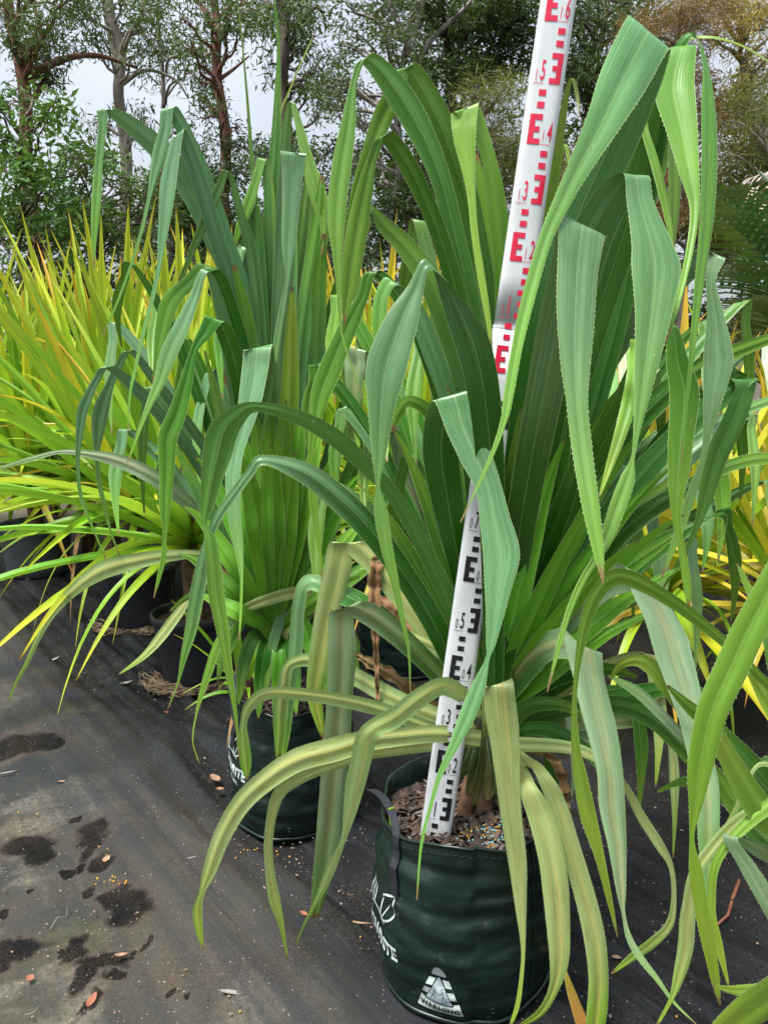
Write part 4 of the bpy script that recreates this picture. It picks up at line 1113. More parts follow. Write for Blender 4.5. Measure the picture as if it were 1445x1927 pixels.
    # eyelets
    for (phi, z) in ((turn + R_(12), 0.045), (turn + R_(11), 0.018), (turn + R_(-64), 0.09)):
        c = Vector(pt(phi, z, 0.0005))
        nrm = Vector((math.sin(phi), -math.cos(phi), 0))
        tx = Vector((math.cos(phi), math.sin(phi), 0))
        ring = [c + (tx * math.cos(q) + Vector((0, 0, 1)) * math.sin(q)) * 0.0055 for q in np.linspace(0, 2 * math.pi, 13)]
        mb = MB()
        mb.add(tube(ring, [0.0016] * 13, 5, False), 0)
        disc = [c + nrm * 0.0006 + (tx * math.cos(q) + Vector((0, 0, 1)) * math.sin(q)) * 0.0045 for q in np.linspace(0, 2 * math.pi, 13)[:-1]]
        mb.add((disc, [tuple(range(12))]), 1)
        mb.build('drain_eyelet', [M_BAG, M_BLACKINK], wall)
    # handle strap: two drops joined by a slack loop
    for hphi, h_loop in ((turn + R_(-50), 0.035), (turn + R_(128), 0.04)):
        cen = []
        for i in range(9):
            cen.append((Vector(pt(hphi, H - 0.13 + 0.13 * i / 8, 0.004)), Vector((math.cos(hphi), math.sin(hphi), 0))))
        top = Vector(pt(hphi, H, 0.004))
        tx = Vector((math.cos(hphi), math.sin(hphi), 0))
        inw = Vector((-math.sin(hphi), math.cos(hphi), 0))
        for i in range(1, 15):
            q = i / 14
            cen.append((top + Vector((0, 0, h_loop * math.sin(q * math.pi * 0.80))) + inw * (0.05 * q) - tx * (0.14 * q ** 1.4), (tx + inw * 1.5 * q).normalized()))
        V, Fc = [], []
        for (c, w) in cen:
            nn = w.cross(Vector((0, 0, 1)))
            if nn.length < 1e-3:
                nn = inw
            nn.normalize()
            for a, b in ((-1, -1), (1, -1), (1, 1), (-1, 1)):
                V.append(c + w * 0.0095 * a + nn * 0.0013 * b)
        for i in range(len(cen) - 1):
            for k in range(4):
                Fc.append((4 * i + k, 4 * i + (k + 1) % 4, 4 * i + 4 + (k + 1) % 4, 4 * i + 4 + k))
        Fc += [(0, 3, 2, 1), tuple(range(4 * len(cen) - 4, 4 * len(cen)))]
        mesh_obj('handle', V, Fc, M_STRAP, t, False)
    # print
    for (kind, body, V2, F2, phi0, z0, mt, lift) in prints:
        V2, F2 = subdiv2d(V2, F2)
        V3 = []
        for (a, b) in V2:
            phi = phi0 + a / R
            V3.append(pt(phi, z0 + b, lift))
        mesh_obj(kind, V3, F2, mt, wall, False)
    # soil with mulch
    zs = H - soil_drop
    V, Fc = [(0, 0, zs + 0.02)], []
    NR = 14
    for i in range(1, NR + 1):
        for k in range(48):
            phi = 2 * math.pi * k / 48
            r = (rad(phi, H) - 0.004) * i / NR
            V.append((math.sin(phi) * r, -math.cos(phi) * r, zs + 0.02 * (1 - (i / NR) ** 2) + 0.012 * (sd.random() - 0.5)))
    for k in range(48):
        Fc.append((0, 1 + k, 1 + (k + 1) % 48))
    for i in range(NR - 1):
        for k in range(48):
            Fc.append((1 + i * 48 + k, 1 + (i + 1) * 48 + k, 1 + (i + 1) * 48 + (k + 1) % 48, 1 + i * 48 + (k + 1) % 48))
    soil = mesh_obj('soil', V, Fc, M_SOIL, t, False)
    mb = MB()
    for i in range(520):
        r, q = R * 0.83 * math.sqrt(sd.random()), sd.random() * 6.28
        L = 0.008 + 0.020 * sd.random() ** 2
        c = Vector((r * math.sin(q), -r * math.cos(q), zs + 0.022 * (1 - (r / R) ** 2) + 0.004 + 0.006 * sd.random()))
        ax = Vector((sd.normal(), sd.normal(), sd.normal() * 0.35)).normalized()
        bx = ax.cross(Vector((sd.normal() * 0.4, sd.normal() * 0.4, 1))).normalized()
        nx = ax.cross(bx)
        w, h = L * (0.25 + 0.3 * sd.random()), 0.0015
        P = [c + ax * L * a + bx * w * b + nx * (h * d + (0.15 * L if a > 0 else 0)) for d in (-1, 1) for a, b in ((-1, -0.6), (0.2, -1), (1, 0.1), (0.1, 1))]
        mb.add((P, [(0, 3, 2, 1), (4, 5, 6, 7), (0, 1, 5, 4), (1, 2, 6, 5), (2, 3, 7, 6), (3, 0, 4, 7)]), 1 if sd.random() < 0.16 else 0)
    mu = mb.build('mulch', [M_BARK, M_CHIPPALE], t, False)
    mu['kind'] = 'stuff'
    return t, zs


def octa(c, r):
    c = Vector(c)
    V = [c + Vector(d) * r for d in ((1, 0, 0), (-1, 0, 0), (0, 1, 0), (0, -1, 0), (0, 0, 1), (0, 0, -1), )]
    # a small ball: octahedron with cut corners
    dirs = [(x, y, z) for x in (-1, 1) for y in (-1, 1) for z in (-1, 1)]
    W = [c + Vector(d).normalized() * r for d in dirs]
    allv = V + W
    k = lambda x, y, z: 6 + dirs.index((x, y, z))
    Fc = []
    for ax in range(3):
        for s in (-1, 1):
            pole = ax * 2 + (0 if s == 1 else 1)
            o = [a for a in range(3) if a != ax]
            ring = []
            for (p, q) in ((1, 1), (-1, 1), (-1, -1), (1, -1)):
                d = [0, 0, 0]
                d[ax] = s
                d[o[0]] = p
                d[o[1]] = q
                ring.append(k(*d))
            for i in range(4):
                Fc.append((pole, ring[i], ring[(i + 1) % 4]))
    return allv, Fc


def brand_prints(phi_c, zc, sc=1.0):
    """leaf emblem, maker's name and volume, centred on phi_c"""
    out = []
    V, Fc = text_mesh('GROWRITE', 0.042 * sc, 0.0015, 0.82)
    V = V - np.array([V[:, 0].max() / 2, 0])
    out.append(('printed_name', '', V, Fc, phi_c, zc, M_PRINT, 0.0016))
    V, Fc = text_mesh('45 Litre', 0.024 * sc, 0.0003, 0.85)
    V = V - np.array([V[:, 0].max() / 2 - 0.012, 0])
    out.append(('printed_volume', '', V, Fc, phi_c, zc - 0.027 * sc, M_PRINT, 0.0016))
    zc = zc + 0.005
    sc = sc * 0.95
    # two leaf outlines on an arc
    def leaf2(L, W, n=16):
        t = np.linspace(0, 1, n)
        up = np.stack([t * L, W * np.sin(math.pi * t ** 0.8)], -1)
        dn = np.stack([t[::-1] * L, -0.7 * W * np.sin(math.pi * t[::-1] ** 0.9)], -1)
        return np.vstack([up, dn[1:-1]])
    for (ang, L, W, ox, oy) in ((108, 0.066, 0.015, -0.014, 0.062), (58, 0.100, 0.030, 0.030, 0.056)):
        a = math.radians(ang)
        Rm = np.array([[math.cos(a), math.sin(a)], [-math.sin(a), math.cos(a)]])
        P = leaf2(L * sc, W * sc) @ Rm + np.array([ox, oy]) * sc
        V, Fc = stroke(P, 0.0042 * sc, True)
        out.append(('printed_emblem', '', V, Fc, phi_c, zc, M_PRINT, 0.0016))
        ln = np.stack([np.linspace(0.1, 0.7, 8) * L * sc, 0.10 * W * sc * np.sin(np.linspace(0, 3, 8))], -1) @ Rm + np.array([ox, oy]) * sc
        V, Fc = stroke(ln, 0.0032 * sc)
        out.append(('printed_emblem', '', V, Fc, phi_c, zc, M_PRINT, 0.0017))
    q = np.linspace(2.7, 0.6, 14)
    V, Fc = stroke(np.stack([0.055 * np.cos(q), 0.030 * np.sin(q) + 0.036], -1) * sc, 0.006 * sc)
    out.append(('printed_emblem', '', V, Fc, phi_c, zc, M_PRINT, 0.0016))
    return out


def warning_prints(phi_c, zc, s=1.0):
    out = []
    tri = [(-0.046, 0.0), (0.046, 0.0), (0.0, 0.078)]
    def add(V, Fc, m, lift):
        out.append(('printed_warning', '', np.array(V) * s * np.array([0.95, 1.14]), Fc, phi_c, zc, m, lift))
    # foot band, cap and stripes of the border
    add(*fan_poly(rounded([(-0.053, -0.010), (0.053, -0.010), (0.042, 0.020), (0.030, 0.012), (-0.030, 0.012), (-0.040, 0.020)], 0.006)), M_PRINT, 0.0014)
    add(*fan_poly(rounded([(-0.017, 0.068), (0.017, 0.068), (0.006, 0.090), (-0.006, 0.090)], 0.005)), M_PRINT, 0.0014)
    for sg in (-1, 1):
        for (a, b) in ((0.026, 0.040), (0.047, 0.061)):
            f = lambda y: 0.050 - 0.040 * (y / 0.084)
            add(*fan_poly([(sg * (f(a) - 0.014), a), (sg * f(a), a), (sg * f(b), b), (sg * (f(b) - 0.014), b)]), M_PRINT, 0.0014)
    add(*fan_poly(rounded([(-0.033, 0.012), (0.033, 0.012), (0.0, 0.070)], 0.006)), M_PRINTDARK, 0.0018)
    add(*fan_poly(rounded([(-0.030, 0.0145), (0.030, 0.0145), (0.0, 0.067)], 0.005)), M_PRINTBLUE, 0.0022)
    # two figures lifting together
    for sg in (-1, 1):
        ox = 0.008 * sg
        q = np.linspace(0, 2 * math.pi, 10)
        add(*stroke(np.stack([ox + 0.0028 * np.cos(q), 0.042 + 0.0028 * np.sin(q)], -1), 0.0009), M_PRINTDARK, 0.0026)
        for ln in ([(ox, 0.039), (ox + 0.003 * sg, 0.031)], [(ox + 0.003 * sg, 0.031), (ox - 0.001 * sg, 0.026), (ox + 0.001 * sg, 0.021)],
                   [(ox + 0.003 * sg, 0.031), (ox + 0.006 * sg, 0.026), (ox + 0.009 * sg, 0.021)], [(ox, 0.037), (ox - 0.004 * sg, 0.034), (ox - 0.007 * sg, 0.035)]):
            add(*stroke(ln, 0.0011), M_PRINTDARK, 0.0026)
    add(*stroke([(-0.019, 0.0175), (0.019, 0.0175)], 0.0006), M_PRINTDARK, 0.0026)
    V, Fc = text_mesh('WARNING', 0.0180, 0.0004, 0.98, 0, 1.05)
    V = V - np.array([V[:, 0].max() / 2, 0.0045])
    add(V, Fc, M_PRINTDARK, 0.0022)
    return out


def recycle_prints(phi_c, zc, lines, s=1.0):
    out = []
    for i, (tx, sz) in enumerate(lines):
        V, Fc = text_mesh(tx, sz * s, 0.0003, 1.0)
        V = V - np.array([V[:, 0].max() / 2, i * 0.030 * s])
        out.append(('printed_line', '', V, Fc, phi_c, zc, M_PRINT, 0.0016))
    return out


bag1, zs1 = make_bag('grow_bag', 'dark green woven bag at the front with WARNING triangle and staff standing in it',
                     0.175, 1.515, 0.194, 0.385, 1, 0.0,
                     brand_prints(R_(-74), 0.110) + warning_prints(R_(-20), 0.045))
bag2, zs2 = make_bag('grow_bag', 'dark green woven bag with white name, second from the front, beside the black pots',
                     -0.275, 2.125, 0.182, 0.385, 2, R_(-8),
                     brand_prints(R_(-62), 0.172, 0.95) + recycle_prints(R_(22), 0.225, [('e R', 0.021)], 1.0))
bag3, zs3 = make_bag('grow_bag', 'dark green woven bag in shade behind the staff, half hidden by leaves',
                     0.10, 3.30, 0.20, 0.40, 3, R_(-10),
                     recycle_prints(R_(14), 0.285, [('00% R', 0.030), ('cycle', 0.030)], 1.0))

# coloured fertiliser prills in the front bag
for nm, mt, n, ctr, spread in (('fertiliser_prills', M_PRILL_B, 95, (0.232, 1.425), 0.030), ('fertiliser_prills', M_PRILL_O, 150, (0.262, 1.43), 0.05)):
    mb = MB()
    for i in range(n):
        x, y = ctr[0] + rng.normal() * spread, ctr[1] + rng.normal() * spread * 0.7
        if math.hypot(x - 0.175, y - 1.515) > 0.17:
            continue
        r = math.hypot(x - 0.175, y - 1.515)
        mb.add(octa((x, y, zs1 + 0.022 * (1 - (r / 0.19) ** 2) + 0.008 + 0.004 * rng.random()), 0.0015 + 0.0007 * rng.random()))
    o = mb.build(nm, mt, None, True)
    tag(o, ('blue' if mt is M_PRILL_B else 'orange') + ' fertiliser prills scattered on the soil of the front bag', 'fertiliser', kind='stuff')
# lime tag tucked behind the strap
tp = at(738, 1538, 1.43)
o = mesh_obj('plant_tag', [tp + Vector(v) for v in ((-0.006, 0, -0.02), (0.008, 0.004, -0.022), (0.003, 0.004, 0.02), (-0.008, 0, 0.018), (-0.006, 0.002, -0.02), (0.008, 0.006, -0.022), (0.003, 0.006, 0.02), (-0.008, 0.002, 0.018))],
             [(0, 1, 2, 3), (7, 6, 5, 4), (0, 4, 5, 1), (1, 5, 6, 2), (2, 6, 7, 3), (3, 7, 4, 0)], M_LIMETAG)
tag(o, 'small lime plastic tag beside the black strap of the front bag', 'tag')


# ------------------------------------------------------------------ levelling staff
S0, S1 = at(812, 1617, 1.45), at(1041.5, 58.7, 1.465)
sz = (S1 - S0).normalized()
tocam = (CP - (S0 + S1) / 2)
sy = -(tocam - sz * tocam.dot(sz)).normalized()       # local +Y points away from the camera
sxv = sy.cross(sz).normalized()
staff = empty('levelling_staff', S0)
staff.rotation_euler = Matrix((sxv, sy, sz)).transposed().to_euler()
tag(staff, 'white telescopic measuring staff with red and black graduations leaning in front bag', 'staff')


def section(W, D, z0, z1, name, cap=True):
    prof = []
    n = 40
    for k in range(n):
        q = 2 * math.pi * k / n
        c, s = math.cos(q), math.sin(q)
        prof.append((W / 2 * math.copysign(abs(c) ** 0.62, c), D / 2 * math.copysign(abs(s) ** 0.62, s)))
    V, Fc = [], []
    zsn = np.linspace(z0, z1, 12)
    for z in zsn:
        V += [(a, b, z) for a, b in prof]
    for i in range(len(zsn) - 1):
        for k in range(n):
            Fc.append((i * n + k, i * n + (k + 1) % n, (i + 1) * n + (k + 1) % n, (i + 1) * n + k))
    Fc.append(tuple(range(n))[::-1])
    Fc.append(tuple(range((len(zsn) - 1) * n, len(zsn) * n)))
    o = mesh_obj(name, V, Fc, M_STAFF, staff, False)
    for p in o.data.polygons:
        p.use_smooth = len(p.vertices) == 4
    return o


LW, LD, UW, UD = 0.0635, 0.032, 0.0610, 0.029
section(LW, LD, -0.02, 1.085, 'lower_section')
section(UW, UD, 1.086, 2.05, 'upper_section')
section(LW + 0.0006, LD + 0.0006, 1.080, 1.0852, 'locking_collar')


def front_y(x, W, D):
    q = min(1.0, abs(x) / (W / 2)) ** (1 / 0.62)
    return -D / 2 * (max(0.0, 1 - q * q) ** 0.5) ** 0.62 if q < 1 else 0.0


def mark(name, rects=None, V2=None, F2=None, z0=0.0, mt=M_BLACKINK, col=True):
    W, D = (LW, LD) if z0 < 1.085 else (UW, UD)
    if rects is not None:
        V2, F2 = [], []
        for (x0, x1, a, b) in rects:
            n = 4
            o = len(V2)
            for k in range(n + 1):
                x = x0 + (x1 - x0) * k / n
                V2 += [(x, a), (x, b)]
            for k in range(n):
                F2.append((o + 2 * k, o + 2 * k + 2, o + 2 * k + 3, o + 2 * k + 1))
    lift = 0.0008
    V = [(x, front_y(x, W, D) - lift, z0 + z) for x, z in V2]
    return mesh_obj(name, V, F2, mt, staff, False)


for dcm in range(0, 18):
    z = dcm / 10
    ink = M_BLACKINK if dcm < 10 else M_REDINK
    even = dcm % 2 == 0
    if even:                       # E: spine on the left
        x0, x1, xs0 = -0.0185, 0.0030, -0.0185
        spine = (x0, x0 + 0.0095, 0.0, 0.05)
    else:
        x0, x1 = 0.0040, 0.0235
        spine = (x1 - 0.0090, x1, 0.0, 0.05)
    g = 0.0003
    if even:
        rect = [spine, (x0 + 0.0095, x1, 0.0, 0.0095), (x0 + 0.0095, x1 - 0.003, 0.0205, 0.0295), (x0 + 0.0095, x1, 0.0405, 0.05)]
    else:
        rect = [spine, (x0, x1 - 0.009, 0.0, 0.0095), (x0 + 0.003, x1 - 0.009, 0.0205, 0.0295), (x0, x1 - 0.009, 0.0405, 0.05)]
    mark('graduation_mark', rect, z0=z, mt=ink)
    sx0 = -0.0100 if even else 0.0075
    for a in (0.060, 0.080):
        mark('graduation_mark', [(sx0, sx0 + 0.0125, a, a + 0.0102)], z0=z, mt=ink)
    if dcm > 0:
        nx = 0.0055 if even else -0.0215
        whole = '1' if dcm >= 10 else '0'
        V, Fc = text_mesh(whole, 0.029, -0.0002, 0.38)
        mark('numeral', None, V + np.array([nx, 0.0045]), Fc, z, ink)
        V, Fc = stroke([(nx + 0.0074, 0.012), (nx + 0.0086, 0.012)], 0.0016)
        mark('numeral', None, V, Fc, z, ink)
        V, Fc = text_mesh(str(dcm % 10), 0.046, 0.0004, 0.38)
        mark('numeral', None, V + np.array([nx + 0.0092, 0.006]), Fc, z, ink)
        mark('underline', [(nx - 0.001, nx + 0.0165, 0.0, 0.0009)], z0=z, mt=ink)


# ------------------------------------------------------------------ black nursery pots
def make_pot(name, label, cx, cy, r_top, r_bot, H, mat, group='black nursery pots'):
    t = tag(empty(name, (cx, cy, 0)), label, 'pot', group)
    prof = [(r_bot * 0.9, 0.0), (r_bot, 0.006), (r_bot * 1.01, 0.05), (r_top * 0.955, H - 0.05), (r_top * 0.96, H - 0.042), (r_top * 1.01, H - 0.040),
            (r_top * 1.035, H - 0.034), (r_top * 1.04, H - 0.006), (r_top * 1.02, H), (r_top * 0.985, H), (r_top * 0.96, H - 0.008), (r_top * 0.92, H - 0.12)]
    n = 56
    V, Fc = [], []
    for (r, z) in prof:
        for k in range(n):
            q = 2 * math.pi * k / n
            V.append((r * math.cos(q), r * math.sin(q), z))
    for i in range(len(prof) - 1):
        for k in range(n):
            Fc.append((i * n + k, i * n + (k + 1) % n, (i + 1) * n + (k + 1) % n, (i + 1) * n + k))
    mesh_obj('pot_wall', V, Fc, mat, t, True)
    V, Fc = [(0, 0, H - 0.03)], []
    for i in range(1, 9):
        for k in range(40):
            q = 2 * math.pi * k / 40
            r = r_top * 0.955 * i / 8
            V.append((r * math.cos(q), r * math.sin(q), H - 0.045 + 0.012 * random.random() + 0.015 * (1 - i / 8)))
    for k in range(40):
        Fc.append((0, 1 + k, 1 + (k + 1) % 40))
    for i in range(7):
        for k in range(40):
            Fc.append((1 + i * 40 + k, 1 + i * 40 + 40 + k, 1 + i * 40 + 40 + (k + 1) % 40, 1 + i * 40 + (k + 1) % 40))
    mesh_obj('soil', V, Fc, M_BARK, t, False)
    return t


pA = ground_at(345, 1262)
pB = ground_at(222, 1172)
pC = ground_at(48, 1068)
make_pot('nursery_pot', 'black plastic pot with straw roots at its foot, nearest pot to the bags', -0.80, 3.12, 0.170, 0.135, 0.31, M_POT)
make_pot('nursery_pot', 'black plastic pot with pale worn rim, middle of the three pots', -1.28, 3.88, 0.205, 0.165, 0.34, M_POT)
make_pot('nursery_pot', 'greyish pot at the left edge, farthest of the three pots', -2.28, 4.95, 0.23, 0.19, 0.34, M_POTGREY)
rb = make_pot('nursery_pot', 'black pot at the lower right corner holding the lime screw pine', 0.86, 1.10, 0.19, 0.16, 0.24, M_POT)
# a worn pale ring on the middle pot
for o in [o for o in bpy.data.objects if o.parent and o.parent.name == 'nursery_pot.001' and o.name.startswith('pot_wall')]:
    o.data.materials.append(M_POTGREY)
    for p in o.data.polygons:
        if p.center.z > 0.34 - 0.038:
            p.material_index = 1

# wiry roots that crept out under the two near pots
for (cx, cy, r, n, lab) in ((-0.80, 3.12, 0.145, 150, 'tangle of dry straw-coloured roots round the nearest black pot'),
                            (-1.28, 3.88, 0.175, 60, 'dry woody roots at the foot of the middle black pot')):
    mb = MB()
    for i in range(n):
        q = random.uniform(3.3, 6.2)
        rr = r + random.uniform(0.0, 0.07)
        L = random.uniform(0.06, 0.2)
        pts = []
        for k in range(6):
            qq = q + L / rr * (k / 5 - 0.5)
            r2 = rr + 0.03 * math.sin(k * 1.3 + i)
            pts.append((cx + r2 * math.cos(qq), cy + r2 * math.sin(qq), 0.012 + 0.02 * random.random() + 0.012 * math.sin(k + i)))
        ra = random.uniform(0.0012, 0.004) if i % 17 else 0.009
        mb.add(tube(pts, [ra] * 5 + [ra * 0.4], 5))
    o = mb.build('roots', M_DRYROOT)
    tag(o, lab, 'roots', kind='stuff')


# ------------------------------------------------------------------ background screw pines (straight keeled leaves)
def straight_leaf(L, W, droop, seed, twist=0.0):
    n = 15
    t = np.linspace(0, 1, n)
    x = L * t * (1 - 0.10 * droop * t * t)
    z = -droop * L * t ** 2.6
    y = twist * L * t ** 2
    C = np.stack([x, y, z], -1)
    w = W * np.clip(np.minimum(0.62 + 1.4 * t, 1.0) * (1 - t ** 2.2) ** 0.9, 0.02, None)
    Wv = np.zeros((n, 3))
    Wv[:, 1] = w / 2
    global NU, UU
    return ribbon_mesh('leaf', C, Wv, -0.0, False, None)


def gen_leaf_meshes():
    global NU, UU
    NU, UU = 5, np.linspace(-1, 1, 5)
    res = {}
    for key, droops in (('stiff', (0.01, 0.03, 0.06)), ('arch', (0.16, 0.28)), ('flop', (0.55, 0.8))):
        res[key] = []
        for i, d in enumerate(droops):
            me = straight_leaf(1.0, 0.066 if key != 'flop' else 0.05, d, i, (0.02, -0.03, 0.04)[i % 3])
            # keel: raise both margins
            lu = np.empty(len(me.vertices), dtype=np.float32)
            me.attributes['lu'].data.foreach_get('value', lu)
            co = np.empty(len(me.vertices) * 3, dtype=np.float32)
            me.vertices.foreach_get('co', co)
            co = co.reshape(-1, 3)
            co[:, 2] += np.abs(lu) * np.abs(co[:, 1]).max() * 0.6 * np.clip(1 - co[:, 0], 0, 1) ** 0.5
            me.vertices.foreach_set('co', co.ravel())
            me.materials.append(LM['bgA'])
            me.update()
            res[key].append(me)
    NU, UU = 9, np.linspace(-1, 1, 9)
    return res


BG = gen_leaf_meshes()
bgr = random.Random(5)


def back_plant(label, x, y, z, L, n, palette, elev=(86, 5), lean=0.0, fan=None, floppy=0.15, group='massed yellow-green screw pines', cat='plant', wscale=1.0):
    t = tag(empty('screw_pine', (x, y, 0)), label, cat, group)
    v, f = tube([(0, 0, 0.02), (0.01, 0, z * 0.5), (0, 0, z), (0, 0, z + 0.12)], [0.05, 0.045, 0.045, 0.015], 8)
    mesh_obj('trunk', v, f, M_ROOT, t, True)
    for i in range(n):
        q = (i + 0.5) / n
        e = elev[0] + (elev[1] - elev[0]) * q ** 1.15 + bgr.uniform(-6, 6)
        az = i * 137.5 + bgr.uniform(-14, 14)
        if fan:
            az = fan[0] + (fan[1] - fan[0]) * bgr.random()
        kind = 'stiff' if q < 0.42 else ('arch' if bgr.random() > floppy * 2 else 'flop')
        if q > 0.9 and bgr.random() < 0.5:
            kind = 'flop'
        me = bgr.choice(BG[kind])
        o = bpy.data.objects.new('leaf', me)
        scene.collection.objects.link(o)
        o.parent = t
        ln = L * bgr.uniform(0.78, 1.08) * (1.0 if q > 0.12 else 0.85) * (0.5 if kind == 'flop' else 1.0)
        ws = wscale * bgr.uniform(0.85, 1.2)
        o.scale = (ln, ws * (1.0 if kind != 'flop' else 0.8), ln)
        o.rotation_euler = (R_(bgr.uniform(-25, 25)), -R_(e), R_(az))
        o.location = (0.03 * math.cos(R_(az)), 0.03 * math.sin(R_(az)), z + 0.10 * (1 - q))
        sl = o.material_slots[0]
        sl.link = 'OBJECT'
        k = bgr.choices(('bgA', 'bgB', 'bgC', 'yellow', 'dead'), palette)[0]
        if q > 0.93 and bgr.random() < 0.35:
            k = bgr.choice(('yellow', 'dead'))
        sl.material = LM[k]
    return t


ORD = ['first', 'second', 'third', 'fourth', 'fifth', 'sixth', 'seventh', 'eighth', 'ninth']
# the plants of the three pots
back_plant('green screw pine sprouting from the pot with straw roots, fan swept leftwards', -0.80, 3.12, 0.56, 1.30, 76, (6, 8, 0.6, 0.2, 0.3), (86, -4), floppy=0.2)
back_plant('yellow-green screw pine rising from the middle pot with pale rim', -1.28, 3.88, 0.55, 1.40, 72, (8, 5, 1.0, 0.4, 0.4), (87, -6), floppy=0.3)
back_plant('screw pine with orange-tipped drooping leaves in the greyish pot at left edge', -2.28, 4.95, 0.55, 1.45, 70, (8, 4, 1.6, 0.8, 0.8), (87, -10), floppy=0.35)
rows = [
    ('second row', 4.4, [(-1.55, 1.5), (-0.85, 1.45), (-0.25, 1.4), (0.35, 1.35)]),
    ('third row', 5.35, [(-2.95, 1.6), (-2.0, 1.6), (-1.35, 1.6), (-0.7, 1.55), (-0.05, 1.55), (0.65, 1.5)]),
    ('fourth row', 6.5, [(-3.6, 1.75), (-2.85, 1.7), (-2.1, 1.75), (-1.4, 1.7), (-0.65, 1.65), (0.10, 1.7), (0.95, 1.55), (1.8, 1.4)]),
]
for rn, y, xs in rows:
    for i, (x, L) in enumerate(xs):
        back_plant('golden-tipped screw pine, %s from the left in the %s of massed plants' % (ORD[i], rn), x + bgr.uniform(-.08, .08), y + bgr.uniform(-.15, .15), 0.60, L, 60,
                   (8, 4, 1.2, 0.3, 0.2) if x < -0.9 else (7, 1.5, 5, 2, 0.2), (88, 0), floppy=0.15)
back_plant('green screw pine in the shaded bag behind the staff', 0.10, 3.30, 0.62, 1.05, 60, (4, 8, 0.5, 0.4, 0.5), (84, -10), floppy=0.3)
for lab, x, y, L, pal in (('yellowing screw pine sprawling behind the front plant, nearest on the right side', 1.05, 2.75, 1.10, (3, 3, 3, 3, 0.3)),
                          ('yellow screw pine with long horizontal leaves by the right edge', 1.70, 3.35, 1.15, (3, 2, 4, 3, 0.3)),
                          ('golden screw pine behind the staff, right of the massed rows', 0.85, 4.1, 1.25, (5, 2, 4, 2, 0.2)),
                          ('golden screw pine in front of the palm fronds', 1.75, 4.6, 1.05, (4, 2, 4, 2, 0.2)),
                          ('yellow-green screw pine just behind the staff, low between the two bags', 0.52, 3.75, 1.15, (6, 3, 3, 1.5, 0.3)),
                          ('straw-yellow screw pine half cut by the right edge', 2.15, 3.75, 1.1, (3, 2, 4, 4, 0.4)),
                          ('pale yellow screw pine lying low on the dark mat at right', 1.42, 2.55, 0.85, (2, 2, 3, 4, 0.6)),
                          ('bright yellow screw pine between the staff and the palm', 1.30, 4.75, 1.2, (5, 1, 5, 3, 0.1))):
    back_plant(lab, x, y, 0.45, L, 66, pal, (86, -14), floppy=0.35)
# a darker low tuft at the foot of the second bag's plant
back_plant('small dark green grassy seedling beside the strap of the second bag', -0.42, 2.18, 0.33, 0.30, 16, (0, 8, 0, 0, 0), (80, 10), floppy=0.3, group='seedlings', wscale=0.4)


# ------------------------------------------------------------------ trees beyond
def bark(name, c1, c2, sc=7):
    m = NT(name)
    tc = m.n('ShaderNodeTexCoord').outputs['Object']
    mp = m.n('ShaderNodeMapping')
    m.set(mp.inputs['Vector'], tc)
    mp.inputs['Scale'].default_value = (sc, sc, sc * 0.22)
    f = m.noise(mp.outputs[0], 1.0, 6, 0.65, 0.8)
    g = m.noise(tc, 2.5, 3)
    col = m.mix(m.ramp(f, 0.3, 0.7), c1, c2)
    col = m.mix(m.ramp(g, 0.5, 0.7, 0, 0.4), col, tuple(x * 0.5 for x in c1))
    return m.finish(m.principled(col, 0.9, m.bump(f, 0.9, 0.05), 0.2))


def foliage(name, c1, c2, trans=0.3):
    m = NT(name)
    geo = m.n('ShaderNodeNewGeometry')
    rnd = geo.outputs['Random Per Island']
    tc = m.n('ShaderNodeTexCoord').outputs['Object']
    f = m.noise(tc, 1.2, 3)
    col = m.mix(m.math('MULTIPLY_ADD', rnd, 0.6, m.math('MULTIPLY', f, 0.4)), c1, c2)
    p = m.principled(col, 0.5, None, 0.3)
    tr = m.n('ShaderNodeBsdfTranslucent')
    m.set(tr.inputs['Color'], m.mix(0.5, col, (0.16, 0.24, 0.03)))
    mx = m.n('ShaderNodeMixShader')
    mx.inputs[0].default_value = trans
    m.t.links.new(p, mx.inputs[1])
    m.t.links.new(tr.outputs[0], mx.inputs[2])
    return m.finish(mx.outputs[0])


BK = {'red': bark('bark_reddish', (0.13, 0.060, 0.040), (0.27, 0.15, 0.11)), 'pale': bark('bark_pale_grey', (0.20, 0.17, 0.14), (0.40, 0.36, 0.31)),
      'dark': bark('bark_dark', (0.055, 0.042, 0.032), (0.15, 0.12, 0.095)), 'grey': bark('bark_grey_twig', (0.16, 0.14, 0.12), (0.33, 0.30, 0.27))}
FO = {'gum': foliage('gum_leaf', (0.026, 0.066, 0.016), (0.090, 0.155, 0.044)),
      'bright': foliage('bright_shrub_leaf', (0.030, 0.105, 0.015), (0.110, 0.230, 0.036)),
      'dark': foliage('dark_leaf', (0.015, 0.043, 0.012), (0.062, 0.108, 0.032)),
      'olive': foliage('olive_needle', (0.070, 0.095, 0.018), (0.200, 0.200, 0.040)),
      'rust': foliage('rust_needle', (0.120, 0.066, 0.024), (0.32, 0.165, 0.050)),
      'wattle': foliage('wattle_leaf', (0.17, 0.14, 0.035), (0.50, 0.36, 0.06)),
      'sage': foliage('sage_leaf', (0.032, 0.064, 0.024), (0.098, 0.148, 0.062))}
tr_ = np.random.default_rng(21)


